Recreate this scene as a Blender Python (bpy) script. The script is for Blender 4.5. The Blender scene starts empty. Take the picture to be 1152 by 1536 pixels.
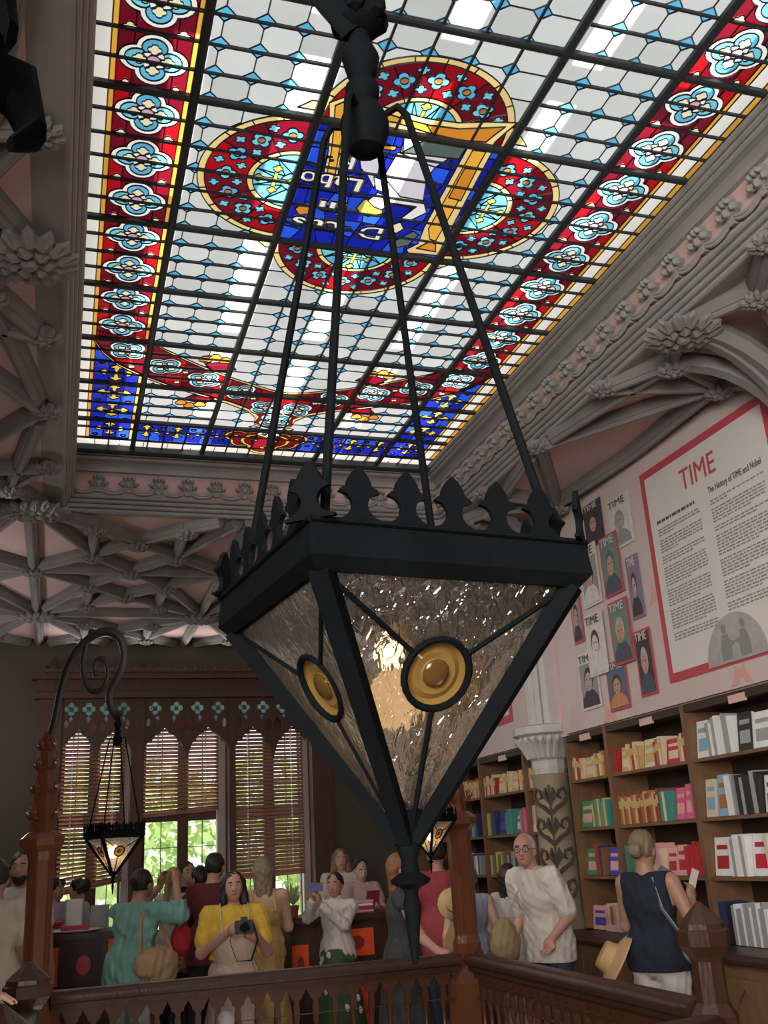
import bpy, bmesh, math, random
import numpy as np
from mathutils import Vector, Matrix
from mathutils.geometry import delaunay_2d_cdt
random.seed(7); RNG = np.random.default_rng(7)
SC = bpy.context.scene; COL = SC.collection
PI = math.pi
# ------------------------------------------------------------------ camera
YAW, PITCH, ROLL, FPX = 0.32109617, 0.33142053, -0.05926865, 1481.6458
_cy, _sy, _cp, _sp = math.cos(YAW), math.sin(YAW), math.cos(PITCH), math.sin(PITCH)
FWD = Vector((_sy*_cp, _cy*_cp, _sp)); _rt = Vector((_cy, -_sy, 0)); _up = _rt.cross(FWD)
RGT = _rt*math.cos(ROLL) + _up*math.sin(ROLL); UPV = _up*math.cos(ROLL) - _rt*math.sin(ROLL)
CAM = Vector((0, 0, 1.6))
cd = bpy.data.cameras.new('camera'); co = bpy.data.objects.new('camera', cd); COL.objects.link(co)
cd.sensor_fit = 'VERTICAL'; cd.sensor_height = 24.0; cd.lens = 24.0*FPX/1536; cd.clip_start = 0.02
m3 = Matrix((RGT, UPV, -FWD)).transposed(); co.matrix_world = Matrix.Translation(CAM) @ m3.to_4x4()
SC.camera = co
# ------------------------------------------------------------------ world, sun, daylight
w = bpy.data.worlds.new('sky'); SC.world = w; w.use_nodes = True
w.node_tree.nodes['Background'].inputs[0].default_value = (0.92, 0.97, 1.0, 1)
w.node_tree.nodes['Background'].inputs[1].default_value = 2.5
SC.view_settings.view_transform = 'Standard'; SC.view_settings.look = 'None'
SC.view_settings.exposure = 0.0; SC.view_settings.gamma = 1.0
SC.cycles.max_bounces = 8; SC.cycles.diffuse_bounces = 5; SC.cycles.transparent_max_bounces = 24
SC.cycles.caustics_reflective = False; SC.cycles.caustics_refractive = False
def lamp(name, typ, loc, energy, color, rot=None, aim=None, **kw):
    l = bpy.data.lights.new(name, typ); l.energy = energy; l.color = color
    for k, v in kw.items(): setattr(l, k, v)
    o = bpy.data.objects.new(name, l); COL.objects.link(o); o.location = loc
    if aim is not None: o.rotation_euler = (Vector(aim)-Vector(loc)).to_track_quat('-Z', 'Y').to_euler()
    return o
lamp('sun', 'SUN', (5, 20, 22), 11.0, (1, 0.95, 0.86), aim=(1.2, 1.0, 0), angle=0.009)
# unseen fill light added behind the camera, raking to the right wall
lamp('left_fill_light', 'AREA', (-1.62, -2.6, 2.7), 150, (1.0, 0.93, 0.86), aim=(4.0, 5.2, 2.3), shape='RECTANGLE', size=2.6, size_y=2.4, spread=math.radians(95))
# unseen spots added on the left to brighten the bookcases, housings built below
FILL_SPOTS = [((-1.42, y, 4.02), (4.0, y+2.2, 1.9)) for y in (1.6, 4.2, 6.8)]
for a, b in FILL_SPOTS: lamp('fill_spot_beam', 'SPOT', a, 185, (1.0, 0.92, 0.84), aim=b, spot_size=math.radians(66), spot_blend=.9, shadow_soft_size=.14)
# strip light added on top of the window canopy to brighten the far ceiling
lamp('canopy_fill_strip', 'AREA', (1.5, 12.46, 3.93), 16, (1.0, 0.94, 0.92), aim=(1.5, 9.6, 4.6), shape='RECTANGLE', size=3.4, size_y=.08)
# two unseen lamps added on the left wall to lift the far ceiling
FILL_SCONCES = [(-1.42, 8.9, 3.05), (-1.42, 11.2, 3.05)]
for a in FILL_SCONCES: lamp('fill_sconce_light', 'POINT', a, 30, (1.0, 0.92, 0.88), shadow_soft_size=.12)
# ------------------------------------------------------------------ helpers
def onz(x, y, z): d = FWD + RGT*((x-576)/FPX) - UPV*((y-768)/FPX); return CAM + d*((z-CAM.z)/d.z)
def onx(x, y, X): d = FWD + RGT*((x-576)/FPX) - UPV*((y-768)/FPX); return CAM + d*((X-CAM.x)/d.x)
def ony(x, y, Y): d = FWD + RGT*((x-576)/FPX) - UPV*((y-768)/FPX); return CAM + d*((Y-CAM.y)/d.y)
MATS = {}
def mat(name, col, rough=0.6, metal=0.0, var=0.12, scale=6.0, bump=0.0, bscale=None, trans=0.0, stretch=None, spec=0.5, col2=None, emit=0.0):
    if name in MATS: return MATS[name]
    m = bpy.data.materials.new(name); m.use_nodes = True; nt = m.node_tree; N, L = nt.nodes, nt.links
    b = N['Principled BSDF']; b.inputs['Roughness'].default_value = rough; b.inputs['Metallic'].default_value = metal
    b.inputs['Specular IOR Level'].default_value = spec
    tc = N.new('ShaderNodeTexCoord'); mp = N.new('ShaderNodeMapping'); L.new(tc.outputs['Object'], mp.inputs[0])
    if stretch: mp.inputs['Scale'].default_value = stretch
    nz = N.new('ShaderNodeTexNoise'); nz.inputs['Scale'].default_value = scale; nz.inputs['Detail'].default_value = 5
    L.new(mp.outputs[0], nz.inputs['Vector'])
    mx = N.new('ShaderNodeMix'); mx.data_type = 'RGBA'; L.new(nz.outputs['Fac'], mx.inputs['Factor'])
    lo = col2 if col2 else [max(0, c*(1-var)) for c in col[:3]]; hi = [min(1, c*(1+var)) for c in col[:3]]
    mx.inputs['A'].default_value = (*lo, 1); mx.inputs['B'].default_value = (*hi, 1)
    L.new(mx.outputs['Result'], b.inputs['Base Color'])
    if emit: L.new(mx.outputs['Result'], b.inputs['Emission Color']); b.inputs['Emission Strength'].default_value = emit
    if bump:
        bn = N.new('ShaderNodeTexNoise'); bn.inputs['Scale'].default_value = bscale or scale*4; bn.inputs['Detail'].default_value = 3
        L.new(mp.outputs[0], bn.inputs['Vector'])
        bp = N.new('ShaderNodeBump'); bp.inputs['Strength'].default_value = bump; bp.inputs['Distance'].default_value = 0.02
        L.new(bn.outputs['Fac'], bp.inputs['Height']); L.new(bp.outputs[0], b.inputs['Normal'])
    if trans:
        tr = N.new('ShaderNodeBsdfTranslucent'); L.new(mx.outputs['Result'], tr.inputs['Color'])
        ms = N.new('ShaderNodeMixShader'); ms.inputs[0].default_value = trans
        L.new(b.outputs[0], ms.inputs[1]); L.new(tr.outputs[0], ms.inputs[2]); L.new(ms.outputs[0], N['Material Output'].inputs[0])
    MATS[name] = m; return m
def glassmat(name, col, var=0.1, scale=1.2, gloss=0.06):
    """coloured art glass: light from the sky behind comes through scattered"""
    if name in MATS: return MATS[name]
    m = bpy.data.materials.new(name); m.use_nodes = True; nt = m.node_tree; N, L = nt.nodes, nt.links
    N.remove(N['Principled BSDF'])
    tc = N.new('ShaderNodeTexCoord'); nz = N.new('ShaderNodeTexNoise'); nz.inputs['Scale'].default_value = scale; nz.inputs['Detail'].default_value = 6
    L.new(tc.outputs['Object'], nz.inputs['Vector'])
    oi = N.new('ShaderNodeObjectInfo'); ad = N.new('ShaderNodeMath'); ad.operation = 'MULTIPLY_ADD'; ad.inputs[1].default_value = 0.55; 
    L.new(oi.outputs['Random'], ad.inputs[0]); 
    mu = N.new('ShaderNodeMath'); mu.operation = 'MULTIPLY'; mu.inputs[1].default_value = 0.5; L.new(nz.outputs['Fac'], mu.inputs[0]); L.new(mu.outputs[0], ad.inputs[2])
    mx = N.new('ShaderNodeMix'); mx.data_type = 'RGBA'; L.new(ad.outputs[0], mx.inputs['Factor'])
    mx.inputs['A'].default_value = (*[c*(1-var) for c in col], 1); mx.inputs['B'].default_value = (*[min(1, c*(1+var)) for c in col], 1)
    tr = N.new('ShaderNodeBsdfTranslucent'); L.new(mx.outputs['Result'], tr.inputs['Color'])
    gl = N.new('ShaderNodeBsdfGlossy'); gl.inputs['Roughness'].default_value = 0.25; gl.inputs['Color'].default_value = (.8, .8, .8, 1)
    ms = N.new('ShaderNodeMixShader'); ms.inputs[0].default_value = gloss
    L.new(tr.outputs[0], ms.inputs[1]); L.new(gl.outputs[0], ms.inputs[2]); L.new(ms.outputs[0], N['Material Output'].inputs[0])
    MATS[name] = m; return m
def obj(name, me, m=None, parent=None):
    o = bpy.data.objects.new(name, me); COL.objects.link(o)
    if m is not None and me is not None and len(me.materials) == 0: me.materials.append(m)
    if parent is not None: o.parent = parent
    return o
def tag(o, label=None, cat=None, group=None, kind=None):
    if label: o['label'] = label
    if cat: o['category'] = cat
    if group: o['group'] = group
    if kind: o['kind'] = kind
    return o
def empty(name, loc=(0, 0, 0), rz=0.0, label=None, cat=None, group=None, kind=None, parent=None):
    o = bpy.data.objects.new(name, None); COL.objects.link(o); o.location = loc; o.rotation_euler = (0, 0, rz); o.empty_display_size = 0.1
    if parent is not None: o.parent = parent
    return tag(o, label, cat, group, kind)
class MB:
    def __init__(s): s.v = []; s.f = []
    def add(s, vs, fs):
        n = len(s.v); s.v += [tuple(v) for v in vs]; s.f += [tuple(i+n for i in f) for f in fs]; return s
    def box(s, c, d, R=None):
        vs = []
        for k in range(8):
            p = Vector(((d[0]/2)*(1 if k & 1 else -1), (d[1]/2)*(1 if k & 2 else -1), (d[2]/2)*(1 if k & 4 else -1)))
            if R is not None: p = R @ p
            vs.append(p + Vector(c))
        return s.add(vs, [(0, 2, 3, 1), (4, 5, 7, 6), (0, 1, 5, 4), (2, 6, 7, 3), (0, 4, 6, 2), (1, 3, 7, 5)])
    def b2(s, a, b): return s.box([(a[i]+b[i])/2 for i in range(3)], [abs(b[i]-a[i]) for i in range(3)])
    def tube(s, pts, r, n=8, cap=True, flat=None, up=None):
        pts = [Vector(p) for p in pts]; K = len(pts); rs = r if hasattr(r, '__len__') else [r]*K
        t0 = (pts[1]-pts[0]).normalized(); a = Vector(up) if up else (Vector((0, 0, 1)) if abs(t0.z) < .9 else Vector((1, 0, 0)))
        u = (a - t0*a.dot(t0)).normalized(); vs = []
        for i, p in enumerate(pts):
            t = (pts[min(i+1, K-1)]-pts[max(i-1, 0)]).normalized()
            u = (u - t*u.dot(t)).normalized(); w_ = t.cross(u)
            for k in range(n):
                an = 2*PI*k/n + (PI/n if n == 4 else 0); fl = flat or (1, 1)
                vs.append(p + u*(math.cos(an)*rs[i]*fl[0]) + w_*(math.sin(an)*rs[i]*fl[1]))
        fs = [(i*n+k, i*n+(k+1) % n, (i+1)*n+(k+1) % n, (i+1)*n+k) for i in range(K-1) for k in range(n)]
        if cap: fs += [tuple(range(n))[::-1], tuple(range((K-1)*n, K*n))]
        return s.add(vs, fs)
    def lathe(s, prof, n=12, c=(0, 0, 0), sx=1, sy=1, ph=0):
        vs = [(c[0]+r*math.cos(2*PI*k/n+ph)*sx, c[1]+r*math.sin(2*PI*k/n+ph)*sy, c[2]+z) for r, z in prof for k in range(n)]
        K = len(prof); fs = [(i*n+k, i*n+(k+1) % n, (i+1)*n+(k+1) % n, (i+1)*n+k) for i in range(K-1) for k in range(n)]
        fs += [tuple(range(n))[::-1], tuple(range((K-1)*n, K*n))]
        return s.add(vs, fs)
    def ball(s, c, r, n=10, m=6, R=None):
        r = r if hasattr(r, '__len__') else (r, r, r); vs = []
        for i in range(m+1):
            th = PI*i/m
            for k in range(n):
                p = Vector((r[0]*math.sin(th)*math.cos(2*PI*k/n), r[1]*math.sin(th)*math.sin(2*PI*k/n), -r[2]*math.cos(th)))
                if R is not None: p = R @ p
                vs.append(p+Vector(c))
        return s.add(vs, [(i*n+k, i*n+(k+1) % n, (i+1)*n+(k+1) % n, (i+1)*n+k) for i in range(m) for k in range(n)])
    def prism(s, poly, t, M=None):
        """flat outline in local XY, thickness t along local Z, placed by matrix M"""
        n = len(poly); M = M or Matrix()
        vs = [M @ Vector((p[0], p[1], z)) for z in (-t/2, t/2) for p in poly]
        return s.add(vs, [tuple(range(n))[::-1], tuple(range(n, 2*n))] + [(k, (k+1) % n, n+(k+1) % n, n+k) for k in range(n)])
    def sweep(s, prof, a, b, up=(0, 0, 1), cap=True):
        """profile (side, up) swept from a to b"""
        a, b = Vector(a), Vector(b); t = (b-a).normalized(); u = Vector(up); u = (u-t*u.dot(t)).normalized(); w_ = t.cross(u); n = len(prof)
        vs = [p + w_*q[0] + u*q[1] for p in (a, b) for q in prof]
        fs = [(k, (k+1) % n, n+(k+1) % n, n+k) for k in range(n)]
        if cap: fs += [tuple(range(n))[::-1], tuple(range(n, 2*n))]
        return s.add(vs, fs)
    def mesh(s, name='mesh', smooth=False):
        me = bpy.data.meshes.new(name); me.from_pydata(s.v, [], s.f); me.validate()
        bm = bmesh.new(); bm.from_mesh(me); bmesh.ops.recalc_face_normals(bm, faces=bm.faces); bm.to_mesh(me); bm.free()
        if smooth:
            me.polygons.foreach_set('use_smooth', [True]*len(me.polygons))
            try: me.set_sharp_from_angle(angle=math.radians(40))
            except Exception: pass
        return me
    def build(s, name, m, parent=None, smooth=False): return obj(name, s.mesh(name, smooth), m, parent)
def copy_tree(o, parent=None):
    c = o.copy(); COL.objects.link(c)
    if parent is not None: c.parent = parent
    for ch in list(o.children): copy_tree(ch, c)
    return c
def basis(o, x, y, z=None):
    x = Vector(x).normalized(); y = Vector(y); y = (y-x*y.dot(x)).normalized(); z = x.cross(y)
    M = Matrix((x, y, z)).transposed().to_4x4(); M.translation = Vector(o); return M
def arc(c, r, a0, a1, n): return [(c[0]+r*math.cos(a0+(a1-a0)*i/n), c[1]+r*math.sin(a0+(a1-a0)*i/n)) for i in range(n+1)]
# ------------------------------------------------------------------ shared materials
WOOD = mat('dark_walnut', (.055, .024, .013), .38, var=.45, scale=3, stretch=(6, 6, 1), bump=.15)
WOODR = mat('red_mahogany', (.13, .042, .018), .32, var=.4, scale=3, stretch=(6, 6, 1), bump=.15)
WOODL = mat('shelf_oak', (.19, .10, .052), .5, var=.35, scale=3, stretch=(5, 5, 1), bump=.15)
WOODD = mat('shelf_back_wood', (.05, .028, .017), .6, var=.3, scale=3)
IRON = mat('black_iron', (.005, .006, .007), .75, metal=.0, spec=.03, var=.4, scale=20, bump=.1, bscale=60)
PINK = mat('pink_plaster', (.66, .47, .46), .8, var=.12, scale=1.5, bump=.08)
STONE = mat('grey_plaster', (.32, .31, .295), .75, var=.2, scale=5, bump=.15, bscale=30)
STONED = mat('grey_plaster_ribs', (.22, .205, .20), .75, var=.2, scale=4, bump=.1, bscale=30)
LEAD = mat('lead_came', (.02, .022, .025), .5, metal=.3, var=.3)
STEEL = mat('painted_steel_bars', (.035, .045, .052), .45, metal=.2, var=.3, scale=3)
# ================================================================== SKYLIGHT (stained glass ceiling)
H = 3.2; ZG = 1.6 + H; UC = 0.4505; V0, V1 = 0.152, 2.362; U0, U1 = -0.02, 0.921
def UW(u, v, z=ZG): return Vector((u*H, v*H, z))
def PU(x, y): p = onz(x, y, ZG); return (p.x/H, p.y/H)
G = dict(clear=glassmat('clear_cathedral_glass', (.63, .655, .635), .2, 3.5), white=glassmat('opal_white_glass', (.86, .85, .78), .1, 2),
 cream=glassmat('cream_glass', (.80, .74, .48), .12), blue=glassmat('sky_blue_glass', (.11, .44, .70), .25), cyan=glassmat('cyan_glass', (.16, .58, .72), .25),
 red=glassmat('ruby_glass', (.36, .004, .010), .5, 1.5), maroon=glassmat('dark_ruby_glass', (.15, .004, .015), .4), ice=glassmat('ice_blue_glass', (.62, .80, .90), .1), gold=glassmat('amber_glass', (.78, .40, .05), .25),
 pale=glassmat('pale_gold_glass', (.86, .64, .25), .2), navy=glassmat('cobalt_glass', (.008, .016, .34), .4, 2), navy2=glassmat('royal_blue_glass', (.02, .09, .72), .4, 2),
 pink=glassmat('rose_glass', (.60, .35, .45), .2), orange=glassmat('orange_glass', (.70, .27, .03), .2), olive=glassmat('olive_gold_glass', (.45, .36, .07), .2),
 yellow=glassmat('yellow_glass', (.70, .50, .07), .2), rust=glassmat('rust_glass', (.45, .16, .04), .2), grey=glassmat('grey_glass', (.10, .14, .13), .2), lilac=glassmat('pale_lilac_glass', (.72, .68, .74), .08))
PIECES = []
def pc(poly, col, name, parent=None): PIECES.append((poly, col, name, parent)); return len(PIECES)-1
def rect(a, b, c, d): return [(a, c), (b, c), (b, d), (a, d)]
def ring(c, rx, ry, n=24, rot=0): return [(c[0]+rx*math.cos(2*PI*i/n+rot), c[1]+ry*math.sin(2*PI*i/n+rot)) for i in range(n)]
def foil(c, d, r, n=32, lobes=4, rot=0.0):
    """outline of n-foil: union of circles radius r at distance d"""
    out = []
    for i in range(n):
        a = 2*PI*i/n; b = (a % (2*PI/lobes)); b = min(b, 2*PI/lobes-b)
        q = d*math.cos(b); s_ = max(r*r-(d*math.sin(b))**2, 0); rr = q+math.sqrt(s_)
        out.append((c[0]+rr*math.cos(a+rot), c[1]+rr*math.sin(a+rot)))
    return out
BX = [0.13, 0.303, 0.598, 0.772]
ROWS = [V0+0.0 + 0.05*k for k in range(60)]
ROWS = [round(1.111-0.05*k, 4) for k in range(19, -1, -1)] + [round(1.161+.05*k, 4) for k in range(24)]
ROWS = [r for r in ROWS if V0 < r < 2.20]
rows = [V0] + ROWS + [2.199]
def lattice(cols, i0=0):
    for a, b in zip(rows[:-1], rows[1:]):
        for c0, c1 in zip(cols[:-1], cols[1:]): pc(rect(c0, c1, a, b), 'clear', 'clear_pane')
    for r in rows[1:-1]:
        for c in cols[1:-1]: pc([(c-.0135, r), (c, r-.0125), (c+.0135, r), (c, r+.0125)], 'blue', 'blue_diamond')
lattice([.127, .1505, .2015, .2525, .303]); lattice([.303+.059*k for k in range(6)]); lattice([.598, .6485, .6995, .7505, .774])
# ---- four red lobes round the centre panel
PU0, PU1, PV0, PV1 = .303, .598, 1.111, 1.411; PCV = (PV0+PV1)/2
for (cx, cy), a0 in (((UC, PV0), PI), ((UC, PV1), 0), ((PU0, PCV), PI/2), ((PU1, PCV), -PI/2)):
    R_ = .149
    for i in range(10):
        b0, b1 = a0+PI*i/10, a0+PI*(i+1)/10
        pc(arc((cx, cy), R_, b0, b1, 4)+arc((cx, cy), R_-.011, b1, b0, 4), 'pale', 'gold_rim')
    for i in range(6):
        b0, b1 = a0+PI*i/6, a0+PI*(i+1)/6
        pc(arc((cx, cy), R_-.011, b0, b1, 6)+arc((cx, cy), .073, b1, b0, 5), 'red' if i % 3 == 0 else 'maroon', 'ruby_ground')
    for i in range(7):
        b = a0+PI*(i+.5)/7; p = (cx+.106*math.cos(b), cy+.106*math.sin(b))
        fl = pc(foil(p, .0085, .0075, 32, 4, b), 'cyan' if i % 2 else 'blue', 'blue_flower'); pc(ring(p, .0062, .0062, 10), 'rust', 'flower_eye', fl)
    for i in range(8):
        b = a0+PI*(i+.02+.97*0)/7 if 0 < i < 7 else None
        if b is None: continue
        for rr in (.124, .088): pc(foil((cx+rr*math.cos(b), cy+rr*math.sin(b)), .0048, .004, 16, 4, b), 'cyan', 'small_blue_flower')
    for i in range(6):
        b0, b1 = a0+PI*i/6, a0+PI*(i+1)/6
        pc(arc((cx, cy), .073, b0, b1, 4)+arc((cx, cy), .064, b1, b0, 4), 'pale', 'gold_rim')
    pc(arc((cx, cy), .064, a0, a0+PI, 16), 'blue', 'cyan_pane')
    for i in range(5):
        b0, b1 = a0+PI*i/5, a0+PI*(i+1)/5
        pc(arc((cx, cy), .064, b0, b1, 4)+[(cx+.02*math.cos((b0+b1)/2), cy+.02*math.sin((b0+b1)/2))], 'blue' if i % 2 else 'cyan', 'cyan_pane')
    am = a0+PI/2; ex, ey = math.cos(am), math.sin(am); q = (cx+ex*.03, cy+ey*.03)
    pc(ring((cx, cy), .021, .021, 12), 'cyan', 'cyan_pane')
    pc([(q[0]-.003, q[1]-.024), (q[0]+.003, q[1]-.024), (q[0]+.003, q[1]-.003), (q[0]+.024, q[1]-.003), (q[0]+.024, q[1]+.003), (q[0]+.003, q[1]+.003), (q[0]+.003, q[1]+.024), (q[0]-.003, q[1]+.024), (q[0]-.003, q[1]+.003), (q[0]-.024, q[1]+.003), (q[0]-.024, q[1]-.003), (q[0]-.003, q[1]-.003)], 'olive', 'gold_cross')
    for dx, dy in ((.026, 0), (-.026, 0), (0, .026), (0, -.026)): pc(foil((q[0]+dx, q[1]+dy), .004, .0042, 16), 'olive', 'cross_end')
for sx, ux in ((-1, PU0), (1, PU1)):      # gold angle pieces where lobes meet
    for sy, vy in ((-1, PV0), (1, PV1)):
        pc([(ux, vy+sy*.012), (ux+sx*.03, vy+sy*.012), (ux+sx*.012, vy+sy*.03), (ux, vy+sy*.03)], 'pale', 'gold_rim')
# ---- centre panel
nx, ny = 9, 9
gp = [[(PU0+(PU1-PU0)*i/nx+(random.uniform(-.008, .008) if 0 < i < nx else 0), PV0+(PV1-PV0)*j/ny+(random.uniform(-.008, .008) if 0 < j < ny else 0)) for i in range(nx+1)] for j in range(ny+1)]
for j in range(ny):
    for i in range(nx):
        a, b, c, d = gp[j][i], gp[j][i+1], gp[j+1][i+1], gp[j+1][i]
        pc([a, b, c, d], random.choice(['navy', 'navy', 'navy2']), 'cobalt_pane')
def K(*pts): return [PU(430+x/3.291, 130+y/3.291) for x, y in pts]
def strips(outer, inner, n):   # ribbon cut into pieces
    pc(K(*outer), 'pale', 'ribbon_edge'); pc(K(*inner), 'gold', 'ribbon')
strips([(210, 75), (320, 35), (440, 85), (560, 120), (700, 155), (850, 175), (990, 170), (1140, 175), (1080, 225), (1030, 270), (1010, 300), (880, 290), (700, 255), (520, 200), (420, 180), (300, 190), (210, 180)],
       [(240, 90), (310, 60), (430, 110), (560, 150), (700, 185), (850, 205), (990, 200), (1080, 195), (1020, 240), (985, 270), (860, 262), (700, 225), (540, 175), (430, 155), (300, 165), (235, 165)], 1)
pc(K((690, 186), (850, 205), (990, 200), (1080, 195), (1020, 240), (985, 270), (860, 262), (720, 230)), 'orange', 'ribbon')
strips([(895, 295), (1020, 310), (800, 720), (745, 830), (600, 818), (590, 800), (650, 770), (680, 690)], [(920, 310), (985, 318), (770, 700), (735, 760), (705, 750), (700, 700)], 1)
pc(K((640, 795), (705, 762), (735, 775), (735, 812)), 'orange', 'ribbon')
pc(K((880, 400), (940, 405), (860, 560), (800, 545)), 'orange', 'ribbon')
strips([(215, 180), (300, 190), (270, 330), (250, 450), (180, 440), (205, 320)], [(235, 190), (285, 195), (258, 330), (240, 430), (200, 425), (220, 320)], 1)
pc(K((580, 250), (890, 295), (850, 355), (560, 322)), 'grey', 'grey_pane'); pc(K((580, 248), (680, 262), (575, 318)), 'white', 'white_pane')
pc(K((560, 322), (850, 355), (800, 352), (735, 395), (690, 380), (600, 350)), 'lilac', 'robe')
pc(K((360, 345), (385, 315), (430, 300), (470, 330), (450, 430), (430, 500), (400, 440), (366, 400)), 'lilac', 'robe')
pc(K((550, 320), (690, 380), (735, 395), (690, 450), (675, 560), (560, 540), (500, 470), (480, 440)), 'lilac', 'robe')
pc(K((430, 440), (500, 470), (560, 540), (675, 560), (690, 620), (600, 662), (560, 650), (640, 590), (505, 570), (480, 520), (440, 505)), 'white', 'robe')
pc(K((345, 595), (380, 555), (440, 545), (480, 590), (470, 625), (400, 637), (360, 622)), 'olive', 'figure_head')
pc(K((400, 560), (450, 520), (500, 540), (505, 575), (470, 605), (430, 590)), 'white', 'figure_hair')
pc(K((510, 682), (560, 665), (578, 700), (540, 722), (515, 708)), 'cream', 'figure_hand'); pc(K((530, 760), (625, 710), (652, 730), (600, 780), (540, 792)), 'grey', 'grey_pane')
pc(K((455, 285), (545, 290), (535, 312), (460, 305)), 'orange', 'orange_pane'); pc(K((330, 290), (455, 285), (470, 330), (350, 310)), 'cream', 'cream_pane')
pc(K((40, 600), (75, 575), (125, 590), (110, 625), (60, 630)), 'orange', 'orange_pane')
def glyph_loops(text, size, off=0.0):
    cu = bpy.data.curves.new('t', 'FONT'); cu.body = text; cu.size = size; cu.offset = off; cu.fill_mode = 'NONE'; cu.resolution_u = 3; cu.space_character = 1.12
    o = bpy.data.objects.new('t', cu); COL.objects.link(o); dg = bpy.context.evaluated_depsgraph_get(); me = bpy.data.meshes.new_from_object(o.evaluated_get(dg))
    nb = {}
    for e in me.edges:
        a, b = e.vertices; nb.setdefault(a, []).append(b); nb.setdefault(b, []).append(a)
    co_ = [v.co.xy.copy() for v in me.vertices]; seen = set(); out = []
    for s_ in nb:
        if s_ in seen: continue
        lp = [s_]; seen.add(s_); cur = s_
        while True:
            nx_ = [q for q in nb[cur] if q not in seen]
            if not nx_: break
            cur = nx_[0]; seen.add(cur); lp.append(cur)
        if len(lp) > 2: out.append([tuple(co_[i]) for i in lp])
    bpy.data.objects.remove(o); bpy.data.curves.remove(cu); bpy.data.meshes.remove(me)
    return out
def area2(p): return sum(p[i-1][0]*p[i][1]-p[i][0]*p[i-1][1] for i in range(len(p)))/2
def inside(pt, poly):
    r = False
    for (x1, y1), (x2, y2) in zip(poly, poly[1:]+poly[:1]):
        if (y1 > pt[1]) != (y2 > pt[1]) and pt[0] < (x2-x1)*(pt[1]-y1)/(y2-y1+1e-12)+x1: r = not r
    return r
def offset_loop(l, d):
    if area2(l) < 0: l = l[::-1]
    n = len(l); out = []
    for i in range(n):
        p0, p1, p2 = Vector(l[i-1]), Vector(l[i]), Vector(l[(i+1) % n]); a, b = (p1-p0), (p2-p1)
        if a.length < 1e-7 or b.length < 1e-7: continue
        na, nb = Vector((a.y, -a.x)).normalized(), Vector((b.y, -b.x)).normalized(); m = na+nb
        if m.length < .3: m = na
        m = m.normalized(); out.append(tuple(p1+m*d/max(.5, m.dot(na))))
    return out
for text, x_, y_, x2, sz in (('Decus', 488, 700, 38, .047), ('in', 300, 578, 175, .047), ('Labo', 385, 458, 78, .047), ('Re', 350, 348, 205, .047)):
    s0, s1 = K((x_, y_))[0], K((x2, y_-.13*(x_-x2)))[0]
    lo = glyph_loops(text, sz); wdt = max(p[0] for l in lo for p in l); kx = (s0[0]-s1[0])/wdt
    lo = [[(p[0]*kx, p[1]) for p in l] for l in lo]; lo.sort(key=lambda l: -abs(area2(l)))
    for d_, colr, nm in ((.0038, 'yellow', 'letter_edge'), (.0020, 'white', 'letter')):
        for l in lo:
            hole = any(q is not l and inside(l[0], q) for q in lo)
            if hole and nm == 'letter_edge': continue
            pc([(s0[0]-p[0], s0[1]+p[1]) for p in offset_loop(l, -.0008 if hole else d_)], 'navy' if hole else colr, 'cobalt_pane' if hole else nm)
# ---- borders
def medallion(c, sc=1.0, rot=0.0):
    q = pc(foil(c, .0215*sc, .0235*sc, 40, 4, rot), 'white', 'medallion')
    inner = foil(c, .0205*sc, .0165*sc, 40, 4, rot)
    for k in range(4):
        i0 = (k*10+5) % 40; seg = [inner[(i0+j) % 40] for j in range(11)]
        pc(seg+[c], 'cyan' if (k % 2) else 'blue', 'blue_lobe', q)
    for k in range(4):
        a = rot+k*PI/2; p = (c[0]+.0185*sc*math.cos(a), c[1]+.0185*sc*math.sin(a)); pc(foil(p, .0045*sc, .0048*sc, 16, 4, a), 'cream', 'cream_leaf', q)
        a += PI/4; p0 = (c[0]+.012*sc*math.cos(a), c[1]+.012*sc*math.sin(a))
        pc([(p0[0]+.007*sc*math.cos(a+t)*(1 if i % 2 else .62), p0[1]+.007*sc*math.sin(a+t)*(1 if i % 2 else .62)) for i, t in enumerate((0.5, 1.57, 2.6, 3.7, 4.71, 5.8))], 'white', 'cream_leaf', q)
    pc(ring(c, .0088*sc, .0088*sc, 14), 'pink', 'rose_centre', q)
def border(mir):
    X = (lambda u: UC*2-u) if mir else (lambda u: u)
    def R(a, b, c, d): a, b = sorted((X(a), X(b))); return rect(a, b, c, d)
    rr = [V0] + ROWS + [2.25, 2.316]
    for a, b in zip(rr[:-1], rr[1:]):
        pc(R(-.02, -.008, a, b), 'gold', 'amber_strip'); pc(R(-.008, .0165, a, b), 'white', 'white_strip'); pc(R(.0165, .0245, a, b), 'gold', 'amber_strip'); pc(R(.118, .1275, a, b), 'gold', 'amber_strip')
    k = 0
    while .16+.1*k < 1.81:
        c = .16+.1*k; k += 1
        for a, b, s_ in ((c-.05, c, 0), (c, c+.05, 1)):
            a = max(a, V0)
            pc(R(.0245, .045, a, b), 'red' if (k+s_) % 2 else 'maroon', 'ruby_ground'); pc(R(.045, .098, a, b), 'maroon', 'ruby_ground'); pc(R(.098, .118, a, b), 'red' if (k+s_) % 3 == 0 else 'maroon', 'ruby_ground')
        medallion((X(.0713), c))
        for u in (.038, .1045): pc(foil((X(u), c+.05), .0046, .0046, 16), 'cream', 'cream_flower')
    pc(R(.0245, .118, 1.81, 2.316), 'navy', 'cobalt_pane')
    for j in range(10):
        for i in range(3):
            if random.random() < .55: pc(R(.0245+.031*i, .0245+.031*(i+1), 1.81+.05*j, 1.86+.05*j), random.choice(['navy2', 'navy']), 'cobalt_pane')
border(False); border(True)
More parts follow.
